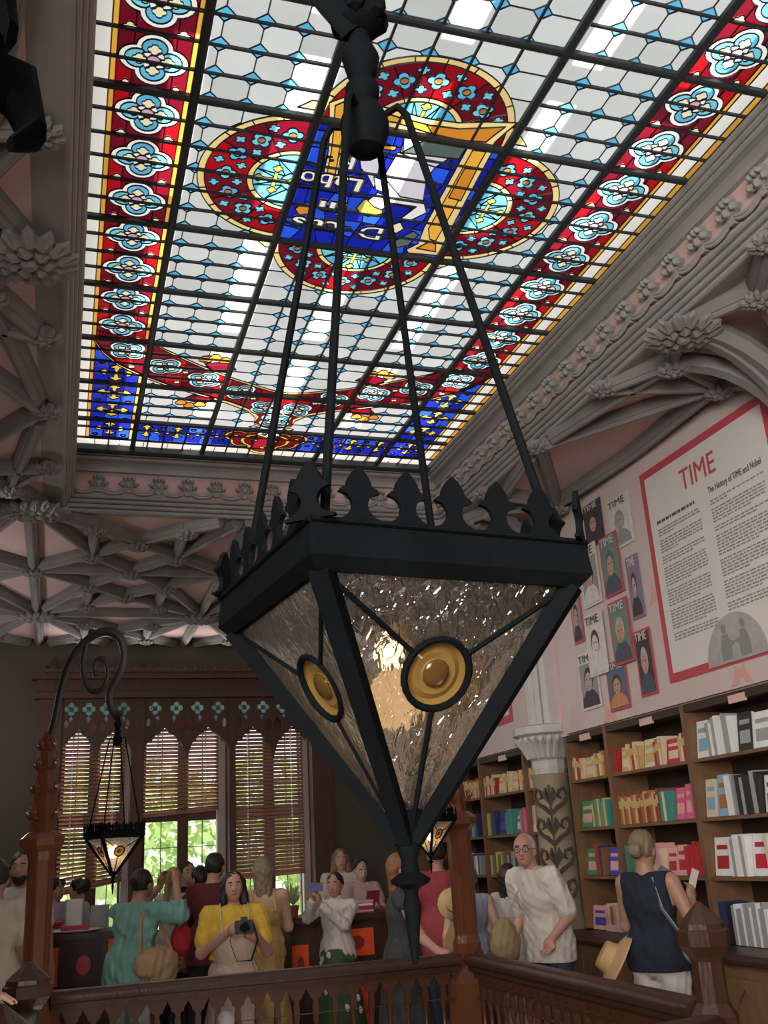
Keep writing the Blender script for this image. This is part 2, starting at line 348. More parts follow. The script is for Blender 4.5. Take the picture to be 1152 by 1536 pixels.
# ---- far end: cobalt strip, swags
for a, b in zip([.1275+.0323*k for k in range(20)], [.1275+.0323*(k+1) for k in range(20)]):
    pc(rect(a, b, 2.199, 2.258), random.choice(['navy', 'navy2', 'navy']), 'cobalt_pane'); pc(rect(a, b, 2.258, 2.316), random.choice(['navy', 'navy2', 'navy']), 'cobalt_pane')
for k in range(16): pc(rect(U0+(U1-U0)*k/16, U0+(U1-U0)*(k+1)/16, 2.316, 2.362), 'white', 'white_strip')
def fcross(c, s, rot=0):
    for k in range(4):
        a = k*PI/2+rot; ex, ey = math.cos(a), math.sin(a); T = lambda f, g: (c[0]+(ex*f-ey*g)*s, c[1]+(ey*f+ex*g)*s)
        pc([T(0, 0), T(.3, .12), T(.55, .14), T(.6, .4), T(.78, .32), T(1.05, .0), T(.78, -.32), T(.6, -.4), T(.55, -.14), T(.3, -.12)], 'yellow', 'gold_fleur')
def dot(c): q = pc(ring(c, .0065, .0065, 10), 'pink', 'red_roundel'); pc(ring(c, .004, .004, 8), 'red', 'roundel_eye', q)
for k in range(9): fcross((.175+.0735*k-.018, 2.258), .034)
for k in range(8): dot((.175+.0735*k+.019, 2.235)); dot((.175+.0735*k+.019, 2.283))
for s_ in (0, 1):
    X = (lambda u: UC*2-u) if s_ else (lambda u: u)
    for v in (1.965, 2.06, 2.15, 2.258): fcross((X(.071), v), .036)
    for v in (1.92, 2.01, 2.105, 2.2, 2.295):
        for u in ((.038, .104) if v > 1.95 else (.04,)): dot((X(u), v))
    up_ = [(.0, 1.79), (.0245, 1.79), (.127, 1.815), (.16, 1.848), (.24, 1.905), (.32, 1.952), (.41, 1.992), (UC, 2.0)]
    lo_ = [(UC, 2.19), (.405, 2.165), (.41, 2.13), (.385, 2.095), (.33, 2.062), (.257, 2.033), (.18, 1.998), (.127, 1.966), (.075, 1.925), (.04, 1.875), (.0245, 1.835), (.0165, 1.81)]
    g = .0085
    pc([(X(a), b) for a, b in [(.118, 1.808)]+[(a, b-g) for a, b in up_[2:]]+[(a, b+g*.6) for a, b in lo_[:1]]+[(a-(g if 0 < i < 4 else 0), b+g) for i, (a, b) in enumerate(lo_[1:])]], 'pale', 'gold_rim')
    for i in range(1, len(up_)-1):
        a, b = up_[i], up_[i+1]; c = [p for p in lo_ if True]
    bot = lambda u: next((c0[1]+(u-c0[0])/(c1[0]-c0[0]+1e-9)*(c1[1]-c0[1]) for c0, c1 in zip(lo_[::-1], lo_[::-1][1:]) if c0[0] <= u <= c1[0]), 2.1)
    pc([(X(a), b) for a, b in up_[1:]+lo_[:-1]], 'red', 'ruby_ground')
    top = lambda u: next(c0[1]+(u-c0[0])/(c1[0]-c0[0])*(c1[1]-c0[1]) for c0, c1 in zip(up_, up_[1:]) if c0[0] <= u <= c1[0])
    for i in range(10):
        a, b = .03+.036*i, .03+.036*(i+1)
        pc([(X(a), top(a)), (X(b), top(b)), (X(b), bot(b)-.002), (X(a), bot(a)-.002)], ['maroon', 'red', 'maroon'][i % 3], 'ruby_ground')
    for c, rt in (((.088, 1.862), .75), ((.169, 1.916), .6), ((.257, 1.962), .55), ((.345, 2.008), .5), ((.414, 2.078), .7)): medallion((X(c[0]), c[1]), .9, rt if not s_ else -rt)
    for c in ((.127, 1.877), (.213, 1.935), (.30, 1.99), (.378, 2.035), (.10, 1.93), (.2, 1.985)): pc(foil((X(c[0]), c[1]), .0042, .004, 16, 4, .5), 'cream', 'cream_flower')
    for (a, b), sg in (((.267, 1.868), -1), ((.241, 2.085), 1)):   # gold leaf sprigs
        pc([(X(a+.03), b-sg*.0), (X(a+.05), b-sg*.035), (X(a+.0), b-sg*.045), (X(a-.02), b-sg*.018)], 'maroon', 'ruby_ground')
        for dx, dy in ((-.02, 0), (.0, .012), (.022, .002)): pc(foil((X(a+dx), b+sg*dy), .006, .009, 20, 3, .4), 'orange', 'gold_leaf')
for k, (du, r_) in enumerate(((-.055, .05), (.055, .05), (0, .062))):
    c = (UC+du, 2.262 if k < 2 else 2.285); pc(foil(c, r_*.45, r_*.62, 32, 3, PI/2), 'gold', 'gold_rim'); pc(foil(c, r_*.43, r_*.48, 32, 3, PI/2), 'maroon', 'ruby_ground')
    for a in (PI/2, PI*7/6, PI*11/6): p = (c[0]+r_*.5*math.cos(a), c[1]+r_*.5*math.sin(a)); pc([(p[0]+.011*math.cos(t), p[1]+.011*math.sin(t)) if i % 2 else (p[0]+.005*math.cos(t), p[1]+.005*math.sin(t)) for i, t in enumerate([k_*PI/4 for k_ in range(8)])], 'yellow', 'gold_star')
medallion((UC, 2.145), .95, PI/4)
for a in range(7):
    t = PI*(a/6); pc([(UC+.03*math.cos(t), 2.19+.03*math.sin(t)), (UC+.045*math.cos(t-.16), 2.19+.045*math.sin(t-.16)), (UC+.056*math.cos(t), 2.19+.056*math.sin(t)), (UC+.045*math.cos(t+.16), 2.19+.045*math.sin(t+.16))], 'cream', 'cream_leaf')
# ---- planar partition: the topmost piece owns each bit of the plane
vs, fs = [], []
for poly, *_ in PIECES:
    p = poly if area2(poly) > 0 else poly[::-1]; fs.append(list(range(len(vs), len(vs)+len(p)))); vs += [Vector(q) for q in p]
cv, ce, cf, _, _, of = delaunay_2d_cdt(vs, [], fs, 1, 2e-5)
owner = [max(x) if x else -1 for x in of]; tri = {}; edge = {}
for i, f in enumerate(cf):
    if owner[i] < 0: continue
    tri.setdefault(owner[i], []).append(f)
    for a, b in zip(f, list(f[1:])+[f[0]]): edge.setdefault((min(a, b), max(a, b)), []).append(owner[i])
window = empty('window_1', kind='structure', label='stained glass skylight with ruby border and cobalt centre panel'); GOBJ = {}; cnt = {}; rest = {}
def glass_mesh(faces, name, z=ZG):
    idx = {}; v2 = []; f2 = []
    for f in faces:
        g = []
        for i in f:
            if i not in idx: idx[i] = len(v2); v2.append((cv[i].x*H, cv[i].y*H, z))
            g.append(idx[i])
        f2.append(g)
    me = bpy.data.meshes.new(name); me.from_pydata(v2, [], f2)
    return me
def vis_key(i):
    p = PIECES[i][0]; return sum(q[1] for q in p)/len(p)
order = sorted(tri, key=lambda i: (PIECES[i][3] is not None, vis_key(i) < .85, i))
for i in order:
    poly, colr, nm, par = PIECES[i]; cnt[nm] = cnt.get(nm, 0)+1
    far = vis_key(i) < .72
    if far or cnt[nm] > 298: rest.setdefault((nm, colr), []).extend(tri[i]); continue
    GOBJ[i] = obj(nm, glass_mesh(tri[i], nm), G[colr], GOBJ.get(par, window) if par is not None else window)
for (nm, colr), f in rest.items(): tag(obj('more_'+nm+'_glass', glass_mesh(f, nm), G[colr], window), kind='stuff')
ld = MB(); FINE = {'letter', 'letter_edge', 'small_blue_flower', 'cream_leaf', 'cross_end', 'gold_cross', 'flower_eye', 'roundel_eye', 'cream_flower'}
for (a, b), ow in edge.items():
    if len(ow) == 2 and ow[0] == ow[1]: continue
    pa, pb = cv[a]*H, cv[b]*H; d = pb-pa
    if d.length < 1e-5: continue
    fine = any(PIECES[q][2] in FINE for q in ow); n = Vector((-d.y, d.x)).normalized()*(.0016 if fine else .0034); z0 = ZG-.002; e = d.normalized()*.002; pa = pa-e; pb = pb+e
    ld.add([(pa.x+n.x, pa.y+n.y, z0), (pb.x+n.x, pb.y+n.y, z0), (pb.x, pb.y, z0-.007), (pa.x, pa.y, z0-.007), (pa.x-n.x, pa.y-n.y, z0), (pb.x-n.x, pb.y-n.y, z0)], [(0, 1, 2, 3), (3, 2, 5, 4)])
me = bpy.data.meshes.new('lead_cames'); me.from_pydata(ld.v, [], ld.f); tag(obj('lead_cames', me, LEAD, window), kind='stuff')
def bar(u0, v0, u1, v1, wd, dp):
    a, b = UW(u0, v0, ZG-.008-dp/2), UW(u1, v1, ZG-.008-dp/2)
    return MB().sweep([(-wd/2, dp/2), (-wd/2, -dp/4), (-wd/4, -dp/2), (wd/4, -dp/2), (wd/2, -dp/4), (wd/2, dp/2)], a, b).build('glazing_bar', STEEL, window)
for u in BX: bar(u, V0, u, V1-.003, .04, .03)
for v in (.31, .511, .711, .911, PV0, PV1, 1.611, 1.811, 2.005, 2.199): bar(U0, v, U1-.007, v, .036 if v < 2.1 else .03, .028)
for v in (V0, V1+.006): bar(U0, v, U1, v, .07, .06)
for r in ROWS + [2.25, 2.316]:
    if min(abs(r-v) for v in (.31, .511, .711, .911, PV0, PV1, 1.611, 1.811, 2.005, 2.199)) < .02: continue
    if r < 2.2:
        bar(U0, r, BX[1], r, .013, .012); bar(BX[2], r, U1-.004, r, .013, .012)
        if PV0 < r < PV1: bar(BX[1], r, BX[2], r, .010, .012)
    else: bar(U0, r, U1-.004, r, .010, .012)
for k in range(1, 5):
    u = .303+.059*k
    bar(u, V0, u, PV0, .011, .012); bar(u, PV1, u, V1, .011, .012)
for u in (.0713, .165, .2015, .2525, .6485, .6995, .736, .83): bar(u, 2.199, u, V1, .011, .016)
# ---- unseen outer roof: boards spaced so that sun stripes fall on the skylight
rf = empty('roof', kind='structure', label='unseen outer roof boards spaced to stripe the skylight with sun'); WPAINT = mat('white_painted_boards', (.75, .75, .73), .8)
for k in range(11):
    x = -1.4 + k*.56
    MB().box((x, 4.0, ZG+1.25), (.36 if k % 3 else .46, 9.4, .05)).build('board', WPAINT, rf)
for y in (0.2, 1.5, 2.8, 4.1, 5.4, 6.7, 8.0): MB().box((1.45, y, ZG+1.16), (6.4, .14, .1)).build('rafter', WPAINT, rf)
# ================================================================== CORNICE ROUND THE SKYLIGHT
def roll(cx, cz, r, n=5, a0=PI*.5, a1=PI*1.5): return [(cx+r*math.cos(a0+(a1-a0)*i/n), cz+r*math.sin(a0+(a1-a0)*i/n)) for i in range(n+1)]
# profile: (inward positive = toward the opening, z above camera in units of H) then scaled
ZC = 4.30
prof = [(0, ZG+.10), (.0, ZG+.02)]
def rolls(q, z, n, h, step, r):
    o = []
    for k in range(n):
        z0 = z-h*k; b_ = q-step*k; o += [(b_-r, z0), (b_, z0-.002), (b_+r*.75, z0-h*.22), (b_+r, z0-h*.45), (b_+r*.75, z0-h*.68), (b_, z0-h*.9), (b_-r, z0-h*.92)]
    return o
prof += rolls(.018, ZG-.004, 3, .036, .012, .014)
prof += [(-.045, ZG-.115), (-.06, ZG-.13), (-.062, ZG-.18), (-.04, ZG-.185), (-.04, ZG-.195), (-.07, ZG-.2)]
FZ0 = ZG-.2; FZ1 = ZG-.372
prof += [(-.105, FZ1)] + rolls(-.09, FZ1-.002, 4, .034, .02, .014)
prof += [(-.19, ZC-.0), (-.3, ZC+.02)]
sx0, sx1, sy0, sy1 = U0*H, U1*H+.03, V0*H-.03, V1*H+.05
cx_, cy_ = (sx0+sx1)/2, (sy0+sy1)/2
def corn(name, a, b, c, d):
    """one side of the cornice between inner corners a,b; outward dir given by corner diag"""
    m = MB(); vs = []
    for p in (a, b):
        ox = -1 if p[0] < cx_ else 1; oy = -1 if p[1] < cy_ else 1
        for q, z in prof: vs.append((p[0]-ox*(q+(.125 if ox < 0 and z < FZ0+.001 else 0)), p[1]-oy*q, z))
    n = len(prof); m.add(vs, [(i, i+1, n+i+1, n+i) for i in range(n-1)]); o = m.build(name, STONE); tag(o, kind='structure'); return o
FRPINK = mat('frieze_pink', (.58, .40, .36), .8, var=.12, scale=2)
fl_stem = [(-.012, 0), (-.012, .05), (-.04, .06), (-.055, .085), (-.04, .105), (-.028, .09), (-.022, .1), (-.035, .13), (-.03, .155), (-.012, .145), (0, .172), (.012, .145), (.03, .155), (.035, .13), (.022, .1), (.028, .09), (.04, .105), (.055, .085), (.04, .06), (.012, .05), (.012, 0)]
sp_ = .25
def scal_mesh():
    m = MB(); a = arc((0, .15), .15, PI*1.18, PI*1.82, 8); sc_ = (sp_/2)/abs(a[0][0])
    path = [(x*sc_, 0, (z)*.8) for x, z in a]; zb = min(p[2] for p in path); path = [(x, y, z-zb) for x, y, z in path]
    m.tube([(x, -.006, z) for x, y, z in path], .014, 6); m.tube([(x, -.008, z-.02) for x, y, z in path], .01, 6); return m.mesh('scallop', True)
def fleur_mesh():
    m = MB(); m.prism(fl_stem, .034, basis((0, 0, 0), (1, 0, 0), (0, 0, 1)))
    for x, z, r in ((0, .14, .022), (-.058, .085, .022), (.058, .085, .022), (0, .075, .026), (-.036, .135, .018), (.036, .135, .018)): m.ball((x*.93, -.024, z*.86), (r*.9, .028, r), 8, 4)
    return m.mesh('fleur', True)
fl_stem = [(x*1.45, z*.92) for x, z in fl_stem]
SCM, FLM = scal_mesh(), fleur_mesh(); SCM.materials.append(STONE); FLM.materials.append(STONE)
sides = [('trim_1', (sx1, sy0), (sx1, sy1), (-1, 0)), ('trim_2', (sx0, sy1), (sx1, sy1), (0, -1)), ('trim_3', (sx0, sy0), (sx0, sy1), (1, 0)), ('trim_4', (sx0, sy0), (sx1, sy0), (0, 1))]
for nm, a, b, nrm in sides:
    t = corn(nm, a, b, None, None); tag(t, {'trim_1': 'grey plaster cornice along the right of the skylight', 'trim_2': 'grey plaster cornice at the far end of the skylight', 'trim_3': 'grey plaster cornice along the left of the skylight', 'trim_4': 'grey plaster cornice at the near end of the skylight'}[nm])
    av, bv = Vector((*a, 0)), Vector((*b, 0)); d = (bv-av).normalized(); L_ = (bv-av).length; nv = Vector((*nrm, 0)); n = int(L_/sp_)
    # pink backing of the frieze
    if nm == 'trim_3': nv0 = nv; av = av+nv*.035; bv = bv+nv*.035
    f = MB(); e0, e1 = av - nv*.069 - d*.05, bv - nv*.069 + d*.05; g0, g1 = av-nv*.104-d*.08, bv-nv*.104+d*.08
    f.add([(e0.x+nv.x*.003, e0.y+nv.y*.003, FZ0), (e1.x+nv.x*.003, e1.y+nv.y*.003, FZ0), (g1.x+nv.x*.003, g1.y+nv.y*.003, FZ1), (g0.x+nv.x*.003, g0.y+nv.y*.003, FZ1)], [(0, 1, 2, 3)]); f.build('frieze', FRPINK, t)
    for k in range(n+1):
        p = av + d*(L_*(k+.5)/(n+1)); rz = math.atan2(nv.y, nv.x)+PI/2
        s_ = obj('scallop', SCM, None, t); s_.location = (p.x-nv.x*.08, p.y-nv.y*.08, FZ1+.022); s_.rotation_euler = (0, 0, rz)
        q = p + d*(L_*.5/(n+1)); s2 = obj('fleur', FLM, None, t); s2.location = (q.x-nv.x*.078, q.y-nv.y*.078, FZ1+.012); s2.rotation_euler = (.18, 0, rz)
# ================================================================== ROOM SHELL
YW = 12.7; XL = -1.7; XR = 4.0; YB = -7.0; ZCE = 4.32
def plate(outer, holes, t, M=None):
    """flat board with openings: returns MB; outer/holes are outlines in local XY"""
    vs, fs = [], []
    for p in [outer]+holes:
        p = p if area2(p) > 0 else p[::-1]; fs.append(list(range(len(vs), len(vs)+len(p)))); vs += [Vector(q) for q in p]
    v, e, f, _, _, of_ = delaunay_2d_cdt(vs, [], fs, 1, 1e-5)
    keep = [g for g, o in zip(f, of_) if o and max(o) == 0]; M = M or Matrix(); n = len(v); ed = {}
    for g in keep:
        for a, b in zip(g, list(g[1:])+[g[0]]): ed[(a, b)] = 1
    m = MB(); P = [M @ Vector((q.x, q.y, z)) for z in (-t/2, t/2) for q in v]
    F = [tuple(g)[::-1] for g in keep]+[tuple(i+n for i in g) for g in keep]+[(a, b, b+n, a+n) for (a, b) in ed if (b, a) not in ed]
    m.add(P, F); return m
def slab(name, a, b, m, label=None): o = MB().b2(a, b).build(name, m); return tag(o, label, kind='structure')
FLOORM = mat('oak_floor_boards', (.34, .23, .14), .4, var=.35, scale=2, stretch=(8, 1, 1))
WALLM = mat('dim_plaster_wall', (.10, .085, .062), .8, var=.15, scale=1.5)
# floor round the stair well (well x -0.05..2.2, y 0.6..5.58)
fl = empty('floor', kind='structure', label='dark boarded gallery floor around the stair well')
for a, b in (((XL, 6.5, -.25), (XR+.4, YW+.6, 0)), ((XL, YB, -.25), (XR+.4, .6, 0)), ((XL, .6, -.25), (-.05, 6.5, 0)), ((2.52, .6, -.25), (XR+.4, 6.5, 0))):
    n = max(1, int((b[0]-a[0])/.16)); wdt = (b[0]-a[0])/n
    for k in range(n): MB().b2((a[0]+wdt*k+.002, a[1], a[2]), (a[0]+wdt*(k+1)-.002, b[1], b[2])).build('plank', FLOORM, fl)
slab('floor_lower', (XL, YB, -4.3), (XR+.4, YW, -4.2), FLOORM, 'ground floor far below the well')
lw = empty('wall_left', kind='structure', label='left wall with an opening added for the fill light behind the viewer')
for a, b in (((XL-.2, YB, -4.2), (XL, -4.0, 4.9)), ((XL-.2, -1.2, -4.2), (XL, YW+.6, 4.9)), ((XL-.2, -4.0, -4.2), (XL, -1.2, 1.4)), ((XL-.2, -4.0, 4.0), (XL, -1.2, 4.9))): MB().b2(a, b).build('wall_section', WALLM, lw)  # gap between the sections is left for the added fill light
# plain closed back wall behind the viewer
bw = slab('wall_back', (XL, YB-.2, -4.2), (XR+.4, YB, 4.9), WALLM, 'street-front wall behind the viewer')
# ceiling with opening
ce = empty('ceiling', kind='structure', label='pink plaster ceiling with grey gothic ribs and bosses')
ox0, ox1, oy0, oy1 = sx0-.17, sx1+.17, sy0-.17, sy1+.17
for a, b in (((XL, oy1, ZCE), (XR+.4, YW+.2, ZCE+.12)), ((XL, YB, ZCE), (XR+.4, oy0, ZCE+.12)), ((XL, oy0, ZCE), (ox0, oy1, ZCE+.12)), ((ox1, oy0, ZCE), (XR+.4, oy1, ZCE+.12))): MB().b2(a, b).build('panel', PINK, ce)
RP = [(-.055, .0), (-.05, -.045), (-.042, -.06), (-.034, -.075), (-.026, -.075), (-.022, -.088), (-.012, -.1), (.012, -.1), (.022, -.088), (.026, -.075), (.034, -.075), (.042, -.06), (.05, -.045), (.055, 0)]
RIBS = set()
def rib(a, b, z=ZCE):
    key = tuple(sorted(((round(a[0], 2), round(a[1], 2)), (round(b[0], 2), round(b[1], 2)))))
    if key in RIBS: return
    RIBS.add(key)
    a, b = Vector((a[0], a[1], z)), Vector((b[0], b[1], z))
    def ok(p): return XL < p.x < XR-.02 and p.y < YW and not (ox0-.01 < p.x < ox1+.01 and oy0-.01 < p.y < oy1+.01)
    pts = [a.lerp(b, i/24) for i in range(25)]; run = [p for p in pts if ok(p)]
    if len(run) > 4: MB().sweep(RP, run[0], run[-1]).build('rib', STONED, ce)
def petal(m, ang, r0, r1, wd, z, tilt):
    e = Vector((math.cos(ang), math.sin(ang), 0)); s_ = Vector((-e.y, e.x, 0)); up = Vector((0, 0, 1))
    P = [e*r0, e*(r0*.5+r1*.5)+s_*wd, e*r1*.93+s_*wd*.5, e*r1, e*r1*.93-s_*wd*.5, e*(r0*.5+r1*.5)-s_*wd]
    zz = [0, -tilt*.5, -tilt*.2, tilt*.6, -tilt*.2, -tilt*.5]
    top = [p+up*(z+q) for p, q in zip(P, zz)]; mid = (e*(r0+r1)*.5)+up*(z-tilt*1.5)
    m.add(top+[mid]+[p+up*.025 for p in top], [(i, (i+1) % 6, 6) for i in range(6)]+[(i, 7+i, 7+(i+1) % 6, (i+1) % 6) for i in range(6)])
def boss_mesh(r, n):
    m = MB(); m.lathe([(r*.55, 0), (r*.6, -.05), (r*.5, -.065), (r*.2, -.075)], 12)
    for k in range(n): petal(m, 2*PI*k/n, r*.25, r, r*.2, -.06, r*.10)
    for k in range(n//2): petal(m, 2*PI*(k+.3)/(n//2), r*.1, r*.6, r*.16, -.075, r*.09)
    m.ball((0, 0, -.08), (r*.2, r*.2, r*.14), 8, 5); me = m.mesh('boss'); me.materials.append(STONED); return me
BB, BS = boss_mesh(.22, 14), boss_mesh(.1, 10)
BOSSES = set()
def boss(x, y, big=False, z=ZCE-.06):
    if (round(x, 1), round(y, 1)) in BOSSES: return
    BOSSES.add((round(x, 1), round(y, 1)))
    if not (XL < x < XR and y < YW) or (ox0+.1 < x < ox1-.1 and oy0 < y < oy1-.05): return
    o = obj('boss', BB if big else BS, None, ce); o.location = (x, y, z); o.rotation_euler = (0, 0, random.uniform(0, 1))
for j in (0, 1):
    yb = 7.58+3.49*j
    for k in (-1, 0, 1, 2):
        xc = -.34+1.76*k+.88; Q = lambda u, v: (xc+u, yb+v)
        boss(xc-.88, yb, True)
        for s in (-1, 1):
            for v0, sg in ((0, 1), (3.49, -1)):
                Pp, a, b, c, d, e = Q(s*.88, v0), Q(s*.37, v0+sg*.44), Q(0, v0+sg*.83), Q(s*.37, v0+sg*1.22), Q(s*.88, 1.745), Q(0, 1.745)
                for p, q in ((Pp, a), (Pp, b), (Pp, c), (Pp, d), (a, b), (b, c), (a, c), (c, d), (c, e)): rib(p, q)
                boss(*a); boss(*c)
                if s > 0: boss(*b)
        for v in (0, 3.49): rib(Q(-.88, v), Q(.88, v))
        boss(*Q(0, 1.745)); boss(*Q(-.88, 1.745)); rib(Q(-.88, 1.745), Q(.88, 1.745))
def ribcurve(a, b, n=10):
    """rib springing steeply from a at the wall to b on the ceiling"""
    a, b = Vector(a), Vector(b); pts = []
    for i in range(n+1):
        t = i/n*PI/2; f = 1-math.cos(t); g = math.sin(t); pts.append(Vector((a.x+(b.x-a.x)*f, a.y+(b.y-a.y)*f, a.z+(b.z-a.z)*g)))
    MB().tube(pts, .062, 6, up=(0, .3, 1)).build('rib', STONED, ce, True)
for sgn in (1, -1):
    X = (lambda x: x) if sgn > 0 else (lambda x: (sx0+sx1)-x)
    for yb in (.6, 4.09):
        for s, y0 in ((1, yb), (-1, yb+3.49)):
            Y = lambda d: y0+s*d
            rib((X(3.16), y0), (X(3.36), Y(.4))); rib((X(3.36), Y(.4)), (X(3.13), Y(.8))); rib((X(3.13), Y(1.745)), (X(3.36), Y(.4))); rib((X(3.13), Y(1.745)), (X(3.84), Y(.62)))
            rib((X(3.36), Y(.4)), (X(3.84), Y(.62))); rib((X(3.84), Y(.62)), (X(3.9), Y(1.745))); rib((X(3.13), Y(.8)), (X(3.84), Y(.62)))
            zt = ZCE-.06
            for q in ((3.36, Y(.4)), (3.84, Y(.62)), (3.16, Y(.02))): ribcurve((X(3.97), Y(.05), 3.35), (X(q[0]), q[1], zt))
            boss(X(3.36), Y(.4)); boss(X(3.84), Y(.62)); boss(X(3.11), Y(.8), z=ZCE-.02)
        boss(X(3.16), yb, True); boss(X(3.11), yb+1.745, z=ZCE-.02)
    boss(X(3.16), 7.58, True)
for a, b in FILL_SPOTS:  # housings for the spots added as fill
    t = empty('added_spotlight', (a[0], a[1], ZCE), 0, 'unseen spotlight added to brighten the bookcases, %s the camera' % ('nearest' if a[1] < 2 else 'second from' if a[1] < 5 else 'third from'), 'spotlight', 'added fill spotlights'); d = (Vector(b)-Vector(a)).normalized(); p = Vector((0, 0, a[2]-ZCE))
    MB().tube([(0, 0, 0), p-d*.22], .012, 8).build('stem', IRON, t); MB().tube([p-d*.26, p-d*.05, p-d*.05], [.06, .085, .08], 14).build('housing', IRON, t)
for a in FILL_SCONCES:  # fittings for the two added far-ceiling lamps
    t = empty('added_sconce', (XL, a[1], a[2]-.12), 0, 'unseen sconce added to brighten the far ceiling, %s the windows' % ('nearest' if a[1] > 10 else 'further from'), 'wall lamp', 'added fill sconces')
    MB().b2((0, -.05, -.08), (.03, .05, .08)).build('back_plate', IRON, t); MB().tube([(.02, 0, 0), (.15, 0, -.03), (.26, 0, .0)], .012, 8).build('arm', IRON, t, True); MB().lathe([(.02, 0), (.07, .03), (.09, .07), (.08, .07), (.02, .02)], 14, c=(.28, 0, -.01)).build('bowl', IRON, t, True)
# ---- right wall above the shelves
slab('wall_right', (4.0, YB, 2.43), (4.45, YW+.6, 4.9), PINK, 'pink plaster wall above the bookcases')
slab('wall_right_backing', (4.36, YB, -.2), (4.6, YW+.6, 2.5), WALLM)
# ---- far wall with three window bays
wl = empty('wall_far', kind='structure', label='dim plaster wall around the three-bay window')
for a, b in (((XL, YW, 0), (-.3, YW+.5, 4.4)), ((3.3, YW, 0), (XR+.45, YW+.5, 4.4)), ((-.3, YW, 3.95), (3.3, YW+.5, 4.4)), ((-.3, YW, 0), (3.3, YW+.5, .78))): MB().b2(a, b).build('wall_section', WALLM, wl)
WHT = mat('white_reveal_paint', (.62, .55, .50), .6, var=.08)
WOODW = mat('window_oak', (.085, .038, .022), .5, var=.4, scale=3, stretch=(6, 6, 1))
wn = empty('window_2', (0, 0, 0), kind='structure', label='three-bay window with carved gothic tracery heads')
for a, b in (((-.3, -.03), .5), ((.79, .94), .4), ((1.98, 2.06), .4), ((3.04, 3.3), .5)):
    MB().b2((a[0], YW-.06, .78), (a[1], YW+b-.1, 3.95)).build('post', WOODW, wn)
for x in (.72, 1.87, 2.95): MB().b2((x, YW+.2, .78), (x+.1, YW+.34, 3.2)).build('reveal', WHT, wn)
MB().b2((-.3, YW-.14, .70), (3.3, YW+.4, .80)).build('sill', WOODW, wn)
# carved canopy above the heads
m = MB(); m.b2((-.36, YW-.16, 3.57), (3.36, YW+.3, 3.64)); m.b2((-.34, YW-.10, 3.64), (3.34, YW+.2, 3.80)); m.b2((-.4, YW-.2, 3.80), (3.4, YW+.2, 3.86)); m.build('canopy', WOODW, wn)
cr = MB().prism([(-.06, 0), (-.06, .03), (-.035, .05), (-.05, .075), (-.02, .09), (0, .12), (.02, .09), (.05, .075), (.035, .05), (.06, .03), (.06, 0)], .03, basis((0, 0, 0), (1, 0, 0), (0, 0, 1))).mesh('cresting'); cr.materials.append(WOODW)
for k in range(30): o = obj('cresting', cr, None, wn); o.location = (-.34+.125*k+.05, YW-.17, 3.86)
MB().b2((-.25, YW-.22, 3.875), (3.25, YW-.12, 3.915)).build('fill_strip_housing', WOODW, wn)  # housing of the added canopy fill light
def ogee(W):
    h = [(0, .13), (.03, .20), (.07, .235), (.085, .22), (.10, .27), (.14, .31), (.17, .315), (.19, .34), (.235, .40), (.28, .34), (.30, .315), (.33, .31), (.37, .27), (.385, .22), (.40, .225), (.43, .19), (.455, .10), (.468, .06), (.485, .0)]
    k = W/.97; one = [(x*k, z) for x, z in h]; return one + [(W-x, z) for x, z in one[::-1]][1:]
GQ = [G['cyan'], G['red'], G['lilac']]
